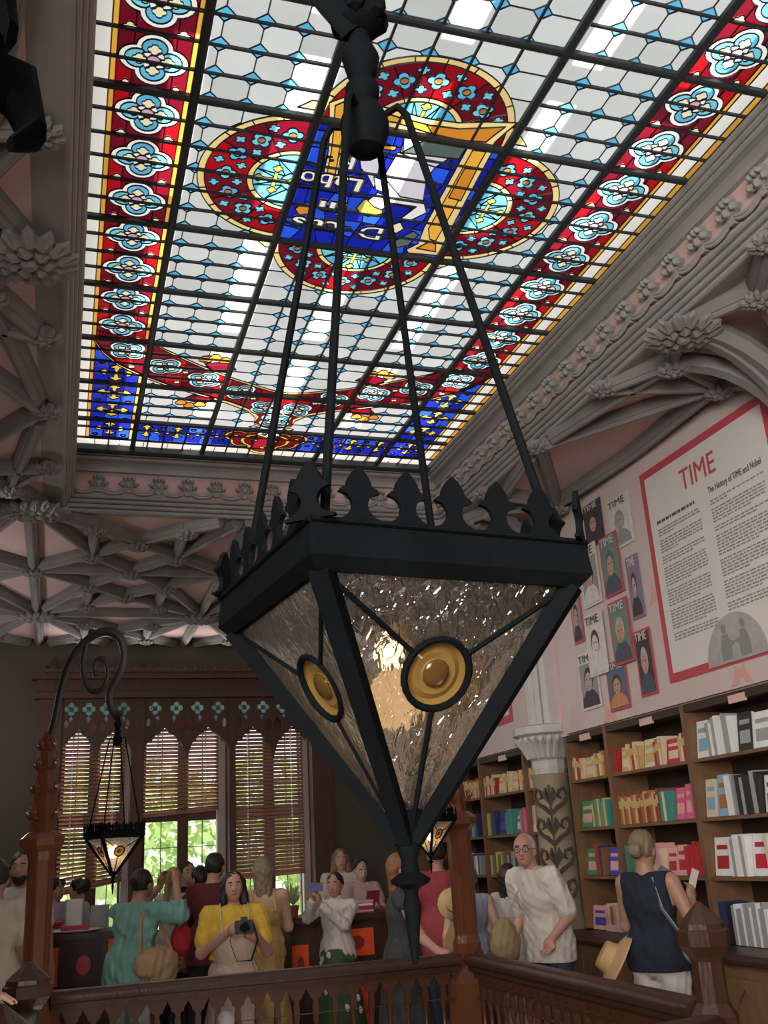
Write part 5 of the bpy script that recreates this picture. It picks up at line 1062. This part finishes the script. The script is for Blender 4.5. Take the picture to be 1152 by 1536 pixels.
def person(px, py, Y, face, label, hair='black', hstyle='short', tone='light', top=None, bottom=None, R=None, Lm=None, lean=(0, 0), res=.012, look=0.0, nod=0.0, bulk=1.0, group='visitors in the bookshop', feat=True, X=None, hand_n=((0, 1, 0), (0, 1, 0)), curl=.6, fing=True, beard=None):
    p = ony(px, py, Y); k = p.z/1.575; root = empty('person', (p.x, p.y, 0), face, label, 'person', group); root.scale = (k, k, k)
    lx, ly = lean; sh = lambda z: V_(lx, ly, 0)*max(0, (z-.95)/.6)
    hx = sh(1.575); root.location = Vector((p.x, p.y, 0))-Matrix.Rotation(face, 3, 'Z') @ Vector((hx[0]*k, hx[1]*k, 0))
    q = lambda x, y, z: V_(x, y, z)+sh(z)
    R = R or dict(e=(.235, -.03, 1.10), w=(.25, .05, .86), d=(.0, .1, -1)); Lm = Lm or dict(e=(-.235, -.03, 1.10), w=(-.25, .05, .86), d=(.0, .1, -1))
    b = bulk
    def torso(S, g=0.0):
        S.ell(q(0, .0, 1.27), (.155*b+g, .105*b+g, .17), .05); S.ell(q(0, .005, 1.08), (.135*b+g, .10*b+g, .14), .06); S.ell(q(0, -.01, .93), (.165*b+g, .118*b+g, .13), .06); S.cone(q(-.15*b, 0, 1.385), q(.15*b, 0, 1.385), .052+g, .052+g, .05)
    def legs(S, g=0.0, z1=.08, flare=0):
        for s in (-1, 1): S.cone(q(s*.085, -.005, .90), q(s*.095, .015, .49), .085*b+g, .058+g+flare*.5, .03); S.cone(q(s*.095, .015, .49), q(s*.098, -.015, z1), .058+g+flare*.5, .042+g+flare, .03)
    def arm(S, A, s, f0=0, f1=2, r=(.05, .041, .029), g=0.0):
        a, e, w = q(s*.17*b, 0, 1.375), q(*A['e']), q(*A['w'])
        S.cone(a, a+(e-a)*min(1, f1), r[0]+g, r[0]+(r[1]-r[0])*min(1, f1)+g, .03)
        if f1 > 1: S.cone(e, e+(w-e)*(f1-1), r[1]+g, r[1]+(r[2]-r[1])*(f1-1)+g, .025)
    S = SDF(); torso(S); legs(S); hc = q(0, .015, 1.575); cl, sl_ = math.cos(look), math.sin(look)
    H_ = lambda x, y, z: hc+V_(x*cl-y*sl_, x*sl_+y*cl, z+y*nod)   # head frame
    S.cone(q(0, -.01, 1.40), q(0, .0, 1.52), .058, .053, .03)
    S.ell(H_(0, -.005, .015), (.075, .093, .105), .02); S.cone(H_(0, .045, -.065), H_(0, .03, -.04), .045, .055, .03); S.ell(H_(0, .05, -.01), (.055, .045, .07), .02)
    S.cone(H_(0, .09, .005), H_(0, .105, -.022), .009, .013, .012)
    for s in (-1, 1): S.ell(H_(s*.076, -.005, -.012), (.012, .02, .03), .008); S.ell(H_(s*.03, .1, .012), (.016, .012, .012), .012, cut=True)
    for A, s, hn in ((R, 1, hand_n[0]), (Lm, -1, hand_n[1])):
        arm(S, A, s)
        if fing: hand(S, q(*A['w']), A['d'], hn, curl)
        else: w = q(*A['w']); d = V_(*A['d']); d /= np.linalg.norm(d); S.cone(w, w+d*.1, .03, .03, .02)
    for s in (-1, 1): S.cone(q(s*.098, -.02, .05), q(s*.11, .13, .03), .04, .032, .02)
    me = S.bake(res); o = obj('body', me, skin(tone), root)
    for s in (-1, 1): MB().ball(q(s*.105, .05, .04), (.05, .13, .045), 10, 6).build('shoe', SHOE, root, True)
    if feat:
        for s in (-1, 1):
            MB().ball(H_(s*.03, .089, .012), (.013, .008, .0065), 8, 5).build('eye', EYEW, root, True); MB().ball(H_(s*.03, .0955, .012), (.006, .004, .006), 8, 5).build('iris', EYEM, root, True)
            MB().tube([H_(s*.015, .094, .034), H_(s*.032, .094, .039), H_(s*.05, .082, .032)], [.004, .0045, .003], 6).build('eyebrow', BROWM, root, True)
        MB().tube([H_(-.024, .089, -.056), H_(0, .099, -.053), H_(.024, .089, -.056)], [.003, .007, .003], 8).build('mouth', LIP, root, True)
    # hair
    Hs = SDF(); hm = mat('hair_'+hair, HAIRC[hair], .5, var=.35, scale=30, stretch=(4, 4, .5))
    Hs.ell(H_(0, -.016, .026), (.084, .093, .102), .02)
    if hstyle == 'long': 
        for s in (-.045, 0, .045): Hs.cone(H_(s, -.055, .0), H_(s*.9, -.07, -.33), .045, .022, .03)
    if hstyle == 'bob':
        for s in (-1, 1): Hs.cone(H_(s*.07, -.02, .03), H_(s*.085, -.0, -.12), .035, .042, .03)
        Hs.cone(H_(0, -.07, .0), H_(0, -.07, -.11), .06, .06, .03)
    if hstyle == 'bun': Hs.ell(H_(0, -.115, .0), (.05, .045, .045), .02)
    if hstyle == 'pony': Hs.cone(H_(0, -.1, .04), H_(0, -.13, -.2), .03, .028, .03)
    if hstyle == 'curly':
        for a in range(10): Hs.ell(H_(.07*math.cos(a*.63), -.03+.08*math.sin(a*.63), .05+.03*math.sin(a*2.1)), (.042, .042, .045), .015)
    if hstyle == 'thin': Hs = SDF(); Hs.ell(H_(0, -.018, .02), (.081, .091, .103), .02)
    hy = 99 if hstyle == 'none' else .045
    def clip(X, Y_, Z):   # open the face: remove hair in front below the fringe
        x, y, z = X-hc[0], Y_-hc[1], Z-hc[2]; xr, yr = x*cl+y*sl_, -x*sl_+y*cl; z = z-yr*nod
        top_ = .085 if hstyle == 'thin' else .042
        return np.minimum(np.minimum(yr-.035+.3*np.maximum(z-.0, 0)*0, (top_-z)), .06-abs(xr)+.02*(hstyle == 'short'))*1.0 if hstyle not in ('short', 'thin') else np.minimum(np.maximum(yr-.03, -.04-z), np.maximum(top_-z, -.045-z+np.where(yr < .0, -.0, 0)*0)+0*xr)
    obj('hair', Hs.bake(.0085, fold=.0032 if hstyle != 'thin' else .001, clip=clip, seed=px, ff=1.7), hm, root)
    if beard: B = SDF(); B.cone(H_(0, .05, -.075), H_(0, .035, -.05), .05, .06, .03); obj('beard', B.bake(.01, clip=lambda X, Y_, Z: (Z-hc[2]+.035)), mat('hair_'+beard, HAIRC[beard], .6), root)
    # clothes
    if top:
        T = SDF(); g = top.get('g', .012); torso(T, g); f = top.get('sleeve', .55)
        if f > 0:
            for A, s in ((R, 1), (Lm, -1)): arm(T, A, s, f1=f, r=(.062, .056, .042), g=top.get('sg', .008))
        if top.get('collar'): T.cone(q(0, -.012, 1.40), q(0, .0, 1.40+top['collar']), .066, .062, .02)
        if f <= 0: T.cone(q(-.1*b, 0, 1.41), q(.1*b, 0, 1.41), .045, .045, .03)
        hem = top.get('hem', .88); gg = .118*b+g
        for s in (-1, 1): T.cone(q(s*.055*b, -.01, 1.0), q(s*.055*b, -.005, hem-.06), gg-.008, gg, .04)
        hem = top.get('hem', .88); nk = top.get('neck', 1.445); cut_x = .155*b if f <= 0 else 9
        low = top.get('low', 0)
        def tclip(X, Y_, Z):
            c = np.maximum(hem-Z, Z-(nk+top.get('collar', 0)))
            if f <= 0: c = np.maximum(c, np.where(Z > 1.2, abs(X-lx*.6)-cut_x, -1))
            if low: c = np.maximum(c, np.where(abs(X-lx*.7) < .085, Z-(nk-low)-.0, -1)*np.where((Y_ > 0) if low > 0 else (Y_ < 0), 1, 1))
            return c
        obj(top.get('name', 'shirt'), T.bake(res, fold=top.get('fold', .004), clip=tclip, seed=px), top['m'], root)
        for st in top.get('straps', ()): pass
    if bottom:
        T = SDF()
        if bottom['kind'] == 'trousers': T.ell(q(0, -.01, .93), (.175*b, .128*b, .12), .06); legs(T, .014, .08, bottom.get('flare', .01)); zz = bottom.get('top', 1.0); z0 = bottom.get('hem', .06)
        else: T.cone(q(0, 0, 1.0), q(0, .0, bottom.get('hem', .35)), .135*b, bottom.get('r', .24), .04); T.ell(q(0, -.01, .93), (.178*b, .135*b, .12), .06); zz = bottom.get('top', 1.05); z0 = bottom.get('hem', .35)
        obj(bottom['kind'], T.bake(res*1.1, fold=.005, clip=lambda X, Y_, Z: np.maximum(Z-zz, z0-Z), seed=px+1), bottom['m'], root)
    root['k'] = k; return root, q, H_
TEAL = fab('teal', (.20, .42, .36)); CREAM = fab('cream_stripe', (.55, .46, .36)); MAROON = fab('maroon', (.10, .012, .018)); YEL = fab('yellow', (.75, .50, .06)); OVER = fab('pale_canvas', (.66, .52, .42), col2=(.50, .36, .29), scale=5); DRESSY = fab('mustard', (.55, .38, .16)); WHITE = fab('white_knit', (.62, .58, .52)); LIN = fab('white_linen', (.70, .64, .58)); DENIM = fab('denim', (.03, .055, .12)); NAVYF = fab('navy', (.012, .016, .035)); WP = fab('white_cotton', (.62, .60, .57)); GREYP = fab('grey_print', (.07, .075, .08), col2=(.018, .018, .022), scale=30); REDS = fab('red_print', (.42, .07, .085)); BLUEG = fab('blue_grey', (.28, .34, .42)); LILAC = fab('lilac', (.48, .45, .55)); BLACKF = fab('black', (.02, .02, .022)); GREEN = fab('green', (.05, .10, .04)); TANB = fab('tan_canvas', (.45, .30, .17)); REDB = fab('red_bag', (.42, .02, .03))
TR = lambda m, **k: dict(kind='trousers', m=m, **k); SKT = lambda m, **k: dict(kind='skirt', m=m, **k)
CF = lambda px, Y: math.atan2(-ony(px, 1300, Y).x, 0+Y)   # small yaw so that the figure faces the viewer
def facing(dx, dy): return math.atan2(-dx, dy)            # local +Y turned to world direction
# woman with camera, facing the viewer
r, q, Hh = person(350, 1330, 7.75, facing(-.1, -1), 'woman in yellow shirt and pale overalls holding a black camera', 'black', 'bob', 'pink', dict(m=YEL, sleeve=.7, sg=.012, hem=1.04), dict(kind='overall_skirt', m=OVER, hem=.3, r=.27, top=1.10), R=dict(e=(.26, .08, 1.10), w=(.06, .29, 1.25), d=(-.5, .5, .3)), Lm=dict(e=(-.26, .08, 1.08), w=(-.17, .27, 1.20), d=(.5, .5, .3)), res=.0095, bulk=1.14, hand_n=((-1, 0, 0), (1, 0, 0)), curl=1.1)
bib = SDF(); bib.ell(q(0, .03, 1.13), (.175, .155, .22), .03); obj('overall_bib', bib.bake(.011, fold=.003, clip=lambda X, Y, Z: np.maximum(Z-1.31, .03-Y)), OVER, r)
for s in (-1, 1): MB().tube([q(s*.1, .135, 1.24), q(s*.11, .12, 1.36), q(s*.11, .03, 1.45), q(s*.1, -.08, 1.42)], .017, 6, flat=(.35, 1.2)).build('overall_strap', LIN, r, True)
KR = r
def place(o, root, p): o.matrix_world = Matrix.Translation(root.location) @ Matrix.Rotation(root.rotation_euler.z, 4, 'Z') @ Matrix.Scale(root['k'], 4) @ Matrix.Translation(Vector(p)); return o
BLK = mat('black_camera_body', (.012, .012, .014), .35)
c = empty('camera_device', label='black camera held in front of the chest by the woman in yellow', cat='camera'); place(c, r, (-.06, .36, 1.29))
m = MB(); m.b2((-.07, -.035, -.05), (.07, .03, .045)); m.b2((-.025, -.03, .045), (.025, .02, .07)); m.build('body', BLK, c); MB().lathe([(.036, 0), (.04, .03), (.038, .07), (.03, .072)], 14).build('lens', mat('lens_black', (.008, .008, .01), .15), c).rotation_euler = (-PI/2, 0, 0)
m = MB(); m.tube([(.07, 0, .02), (.11, .0, -.1), (.06, .02, -.24), (-.05, .03, -.24), (-.1, .02, -.1), (-.07, 0, .02)], .007, 6, flat=(.5, 1.3)); m.build('strap', BLK, c, True)
# woman in mustard dress, from behind
r, q, Hh = person(394, 1308, 8.55, facing(.1, 1), 'woman with long fair hair in a mustard strap dress, seen from behind', 'ash', 'long', 'light', dict(m=DRESSY, sleeve=0, hem=.9, neck=1.28, name='bodice', g=.008), dict(kind='dress_skirt', m=DRESSY, hem=.12, r=.27, top=1.1), R=dict(e=(.22, .08, 1.12), w=(.12, .25, 1.2), d=(-.2, 1, .3)), Lm=dict(e=(-.24, .0, 1.1), w=(-.2, .2, 1.1), d=(.1, 1, .2)), res=.0105, feat=False)
for s in (-1, 1): MB().tube([q(s*.1, -.1, 1.26), q(s*.09, -.05, 1.42), q(s*.09, .05, 1.43), q(s*.1, .11, 1.28)], .008, 6).build('strap', DRESSY, r, True)
# person in teal shirt, arms up taking a picture
r, q, Hh = person(212, 1327, 8.2, facing(.75, .66), 'person in a loose teal shirt raising a phone, tan bag at the side', 'black', 'short', 'tan', dict(m=TEAL, sleeve=1.45, g=.035, hem=.72, sg=.018, fold=.008), TR(fab('pale_teal', (.42, .52, .47))), R=dict(e=(.30, .16, 1.33), w=(.16, .24, 1.56), d=(-.3, .2, 1)), Lm=dict(e=(-.26, .2, 1.3), w=(-.06, .28, 1.55), d=(.3, .1, 1)), lean=(.0, .10), res=.0105, feat=False, bulk=1.1, nod=.15, hand_n=((-1, 0, 0), (1, 0, 0)))
bg = empty('tote_bag', label='slouchy tan canvas bag under the arm of the teal shirt', cat='bag'); place(bg, r, (.26, .02, 1.0))
T = SDF(); T.ell((0, 0, 0), (.10, .22, .13), .03); T.ell((0, .05, -.08), (.08, .16, .1), .04); obj('pouch', T.bake(.011, fold=.008, seed=3), TANB, bg); MB().tube([(0, -.18, .06), (-.08, -.1, .3), (-.12, 0, .42), (-.08, .1, .3), (0, .18, .06)], .014, 6, flat=(.4, 1.4)).build('strap', TANB, bg, True)
bg = empty('handbag', label='red bag hanging beside the tan canvas bag', cat='bag'); place(bg, r, (.22, .34, 1.14)); T = SDF(); T.ell((0, 0, 0), (.07, .09, .12), .03); T.cone((0, 0, -.05), (0, .02, .1), .06, .03, .03); obj('pouch', T.bake(.01, fold=.005), REDB, bg); MB().tube([(0, -.05, .1), (0, 0, .22), (0, .05, .1)], .008, 6).build('handle', REDB, bg, True)
# man in maroon tee
person(322, 1300, 9.15, facing(.5, .8), 'dark-haired man in a maroon t-shirt with his head bowed', 'black', 'short', 'tan', dict(m=MAROON, sleeve=.75, g=.018, hem=.8), TR(BLACKF), lean=(.03, .06), nod=.35, feat=False)
person(300, 1318, 9.95, facing(-.6, .7), 'woman with long black hair beside the maroon t-shirt', 'black', 'long', 'tan', dict(m=BLACKF, sleeve=.7), TR(BLACKF), feat=False, fing=False, res=.014)
person(260, 1320, 10.5, facing(.6, .6), 'blond woman in a pale top in front of the middle window', 'blond', 'pony', 'light', dict(m=WHITE, sleeve=.6), TR(DENIM), feat=False, fing=False, res=.014)
person(281, 1310, 11.4, facing(.2, -1), 'dark-haired man facing the room before the middle window', 'black', 'short', 'light', dict(m=BLACKF, sleeve=.6), TR(BLACKF), fing=False, res=.014)
person(84, 1335, 11.7, facing(.5, -.6), 'visitor in a lilac shirt behind the left display table', 'black', 'curly', 'tan', dict(m=LILAC, sleeve=.6), TR(DENIM), fing=False, res=.014)
person(119, 1335, 11.3, facing(-.9, .3), 'visitor in a white and blue shirt turned toward the left', 'black', 'curly', 'tan', dict(m=LILAC, sleeve=.6), TR(BLACKF), feat=False, fing=False, res=.014)
person(31, 1303, 8.8, facing(.3, -.9), 'bearded dark-haired man in a cream shirt left of the lamp post', 'black', 'short', 'tan', dict(m=LIN, sleeve=.7, g=.02), TR(BLACKF), beard='black', fing=False, look=-.5)
person(-6, 1318, 7.5, facing(.2, .9), 'man in a cream checked shirt cut off by the left edge', 'dkbrown', 'short', 'tan', dict(m=CREAM, sleeve=.6, g=.03, hem=.78), TR(DENIM), feat=False)
# woman in white rollneck photographing with phone
r, q, Hh = person(503, 1328, 8.8, facing(-.55, -.83), 'woman in a white roll-neck lifting a phone, green dotted skirt', 'black', 'short', 'tan', dict(m=WHITE, sleeve=1.9, g=.010, collar=.055, hem=.9, sg=.0, neck=1.43), SKT(GREEN, hem=.3, r=.26, top=1.0), R=dict(e=(.22, .22, 1.30), w=(.10, .36, 1.47), d=(-.2, .2, 1)), Lm=dict(e=(-.16, .25, 1.22), w=(.03, .38, 1.42), d=(.2, .2, 1)), res=.0095, hand_n=((-1, 0, 0), (1, 0, 0)), curl=1.0)
for k in range(16):
    a = PI/2+random.uniform(-1.4, 1.4); z = .42+.035*k; rr = .135+(1.0-z)/.7*.115; MB().ball(q(rr*math.cos(a), rr*math.sin(a), z), (.03, .018, .038), 8, 5).build('white_dot', WP, r, True)
ph = empty('phone', label='purple-cased phone held up by the woman in white', cat='phone'); place(ph, r, (.06, .42, 1.58)); MB().box((0, 0, 0), (.155, .012, .078)).build('case', mat('purple_phone_case', (.16, .14, .30), .4), ph); MB().box((-.0, -.007, 0), (.145, .002, .07)).build('screen', mat('phone_screen_glass', (.02, .02, .03), .1), ph)
person(511, 1290, 11.5, facing(-.2, -1), 'fair-haired visitor far back beside the rightmost window', 'ash', 'bob', 'light', dict(m=LIN, sleeve=.6), TR(DENIM), fing=False, res=.014)
r, q, Hh = person(540, 1305, 10.7, facing(.1, -1), 'black-haired woman looking down at a red book', 'black', 'short', 'light', dict(m=fab('pale_pink', (.55, .38, .36)), sleeve=.5), SKT(LIN), R=dict(e=(.24, .1, 1.12), w=(.10, .26, 1.18), d=(-.6, .6, .2)), Lm=dict(e=(-.24, .1, 1.12), w=(-.10, .26, 1.18), d=(.6, .6, .2)), nod=-.35)
bk = empty('book', label='red book held open by the black-haired woman', cat='book'); place(bk, r, (0, .34, 1.26)); MB().box((0, 0, 0), (.15, .02, .2), Matrix.Rotation(-.35, 3, 'X')).build('cover', mat('red_book_cover', (.32, .03, .05), .5), bk); MB().box((0, -.012, .004), (.14, .012, .19), Matrix.Rotation(-.35, 3, 'X')).build('pages', MATS['paper_pages'], bk)
# woman in grey print dress with a hand on the rail
r, q, Hh = person(598, 1304, 7.15, facing(.85, -.2), 'woman in a dark print dress resting a hand on the rail', 'ginger', 'long', 'pink', dict(m=GREYP, sleeve=0.12, g=.010, hem=.9), SKT(GREYP, hem=.45, r=.22), R=dict(e=(.27, .10, 1.12), w=(.42, .20, 1.03), d=(.3, .95, -.35)), res=.0095, hand_n=((0, 0, -1), (0, 1, 0)), curl=.5)
person(655, 1283, 8.7, facing(.3, .9), 'man in a red patterned shirt seen from behind', 'dkbrown', 'short', 'pink', dict(m=REDS, sleeve=.8, g=.03, hem=.75), TR(DENIM), feat=False, fing=False)
r, q, Hh = person(702, 1318, 7.85, facing(.2, .9), 'fair-haired woman in a blue-grey vest behind the reddish lamp post', 'ash', 'bun', 'light', dict(m=BLUEG, sleeve=0, hem=.85), TR(DENIM), feat=False)
bg = empty('backpack', label='mustard cloth bag slung on the woman behind the lamp post', cat='bag'); place(bg, r, (-.16, -.14, 1.08)); T = SDF(); T.ell((0, 0, -.05), (.11, .08, .17), .03); T.cone((0, 0, .05), (.02, .0, .2), .07, .03, .04); obj('pouch', T.bake(.011, fold=.006), fab('mustard_cloth', (.42, .27, .11)), bg); MB().tube([(0, 0, .18), (.05, .1, .30), (.05, .22, .26)], .012, 6).build('strap', TANB, bg, True)
ht = empty('straw_hat', label='straw hat hanging on the mustard cloth bag', cat='hat'); place(ht, r, (-.19, -.2, 1.38)); o = MB().lathe([(.02, .07), (.06, .065), (.075, .02), (.13, .0), (.135, -.006), (.075, .01), (.05, .05)], 18).build('crown_and_brim', fab('straw', (.62, .45, .22)), ht, True); o.rotation_euler = (PI/2, 0, 0)
person(762, 1316, 7.95, facing(.85, .5), 'woman with long dark hair in a white top facing the shelves', 'dkbrown', 'long', 'light', dict(m=WP, sleeve=0.1, hem=.9), TR(WP), feat=False, nod=-.2)
# elderly man
r, q, Hh = person(789, 1276, 7.05, facing(-.9, -.42), 'elderly man with glasses in a white short-sleeved shirt', 'silver', 'thin', 'pink', dict(m=LIN, sleeve=.85, g=.025, hem=.8, sg=.018, collar=.02, fold=.005), TR(DENIM), R=dict(e=(.26, -.06, 1.12), w=(.24, .14, .92), d=(.0, .4, -1)), Lm=dict(e=(-.25, .0, 1.12), w=(-.2, .2, .98), d=(.2, .5, -.8)), lean=(.0, .16), res=.0095, look=.45, bulk=1.0)
GLS = mat('spectacle_frame', (.03, .03, .03), .3)
for s in (-1, 1): MB().tube([Hh(s*.032+.024*math.cos(t), .103, .01+.018*math.sin(t)) for t in [2*PI*i/12 for i in range(13)]], .0022, 5, cap=False).build('spectacles', GLS, r); MB().tube([Hh(s*.056, .1, .014), Hh(s*.082, -.01, .012)], .002, 5).build('spectacles', GLS, r)
MB().tube([Hh(-.01, .105, .014), Hh(.01, .105, .014)], .002, 5).build('spectacles', GLS, r)
for k in range(6): MB().ball(q(-.0, .135+.004*math.sin(k), 1.36-.075*k), (.006, .004, .006), 8, 4).build('button', WP, r)
MB().tube([q(.245, .10, .955), q(.242, .12, .935)], .036, 12).build('wristwatch', BLK, r)
bg = empty('shoulder_bag', label='olive tan bag carried by the elderly man', cat='bag'); place(bg, r, (.17, .30, .97)); T = SDF(); T.ell((0, 0, 0), (.08, .12, .15), .03); T.ell((0, 0, -.05), (.085, .13, .12), .05); obj('pouch', T.bake(.011, fold=.005), fab('olive_tan', (.30, .23, .12)), bg); MB().tube([(0, -.02, .1), (-.06, -.1, .3), (-.14, -.22, .5)], .012, 6, flat=(.4, 1.4)).build('strap', TANB, bg, True)
# woman in navy, from behind
r, q, Hh = person(963, 1275, 5.7, facing(.85, .52), 'woman with fair hair in a bun, navy top and white trousers', 'ash', 'bun', 'tan', dict(m=NAVYF, sleeve=0, g=.022, hem=.87), TR(WP), R=dict(e=(.26, .02, 1.12), w=(.16, .25, 1.25), d=(-.2, .6, .8)), Lm=dict(e=(-.24, .1, 1.12), w=(-.1, .28, 1.2), d=(.3, .9, .3)), lean=(.0, -.03), res=.0095, feat=False, hand_n=((-1, 0, 0), (1, 0, 0)))
bg = empty('crossbody_bag', label='grey strapped bag worn by the woman in navy', cat='bag'); place(bg, r, (.20, .06, .98)); T = SDF(); T.ell((0, 0, 0), (.05, .11, .08), .03); obj('pouch', T.bake(.01), fab('grey_bag', (.24, .27, .30)), bg); MB().tube([(0, -.06, .05), (-.08, -.17, .25), (-.13, -.15, .42), (-.12, -.03, .48), (-.1, .1, .42)], .02, 6, flat=(.3, 1.3)).build('strap', fab('grey_strap', (.30, .32, .33)), bg, True)
sc_ = empty('leaflet', label='white leaflet held by the woman in navy', cat='leaflet'); place(sc_, r, (.13, .36, 1.36)); MB().box((0, 0, 0), (.05, .003, .16), Matrix.Rotation(.4, 3, 'Y')).build('sheet', WP, sc_)
ht = empty('sun_hat', label='tan sun hat hanging at the side of the woman in navy', cat='hat'); place(ht, r, (-.26, -.1, .93)); o = MB().lathe([(.05, .09), (.085, .085), (.10, .02), (.20, -.02), (.205, -.03), (.1, .0), (.08, .06)], 20).build('crown_and_brim', fab('tan_straw', (.55, .36, .18)), ht, True); o.rotation_euler = (.5, -.9, 0)
# grey-haired head on the stairs below the rail
person(338, 1538, 5.6, facing(.0, 1), 'grey-haired person on the stairs, only the crown showing', 'grey', 'short', 'light', dict(m=BLACKF, sleeve=.7), None, feat=False, fing=False, res=.014)
# hand resting on the newel cap at bottom left
hr = empty('person', label='hand with dark nails resting on the newel cap at bottom left', cat='person', group='visitors in the bookshop'); hp = Vector((-.195, 4.29, 1.150)); hr.location = hp
S = SDF(); a0 = V_(-.36, -.03, .05); S.cone(a0, (-.13, -.01, .035), .036, .028, .02); S.cone((-.7, -.1, -.05), a0, .048, .036, .02)
S.ell((-.055, 0, .018), (.058, .042, .019), .02)
tips = []
for i, (o, l) in enumerate(((-.032, .07), (-.011, .082), (.011, .076), (.031, .058))):
    a = V_(-.01, o, .022); b = a+V_(l*.5, o*.15, .006); c = b+V_(l*.5, o*.12, -.024); S.cone(a, b, .0095, .009, .006); S.cone(b, c, .009, .0072, .004); tips.append(c)
S.cone((-.07, -.035, .015), (-.03, -.068, .008), .012, .010, .01); S.cone((-.03, -.068, .008), (.0, -.074, .0), .010, .008, .004); tips.append(V_(.0, -.074, .0))
obj('hand', S.bake(.0045), skin('light'), hr)
for t in tips: MB().ball(t+V_(.003, 0, .005), (.0065, .0055, .0035), 8, 5).build('nail', mat('dark_nail_polish', (.05, .01, .02), .2), hr, True)
T = SDF(); T.cone((-.75, -.11, -.06), (-.34, -.035, .048), .062, .05, .02); obj('sleeve', T.bake(.012, fold=.003), BLACKF, hr)
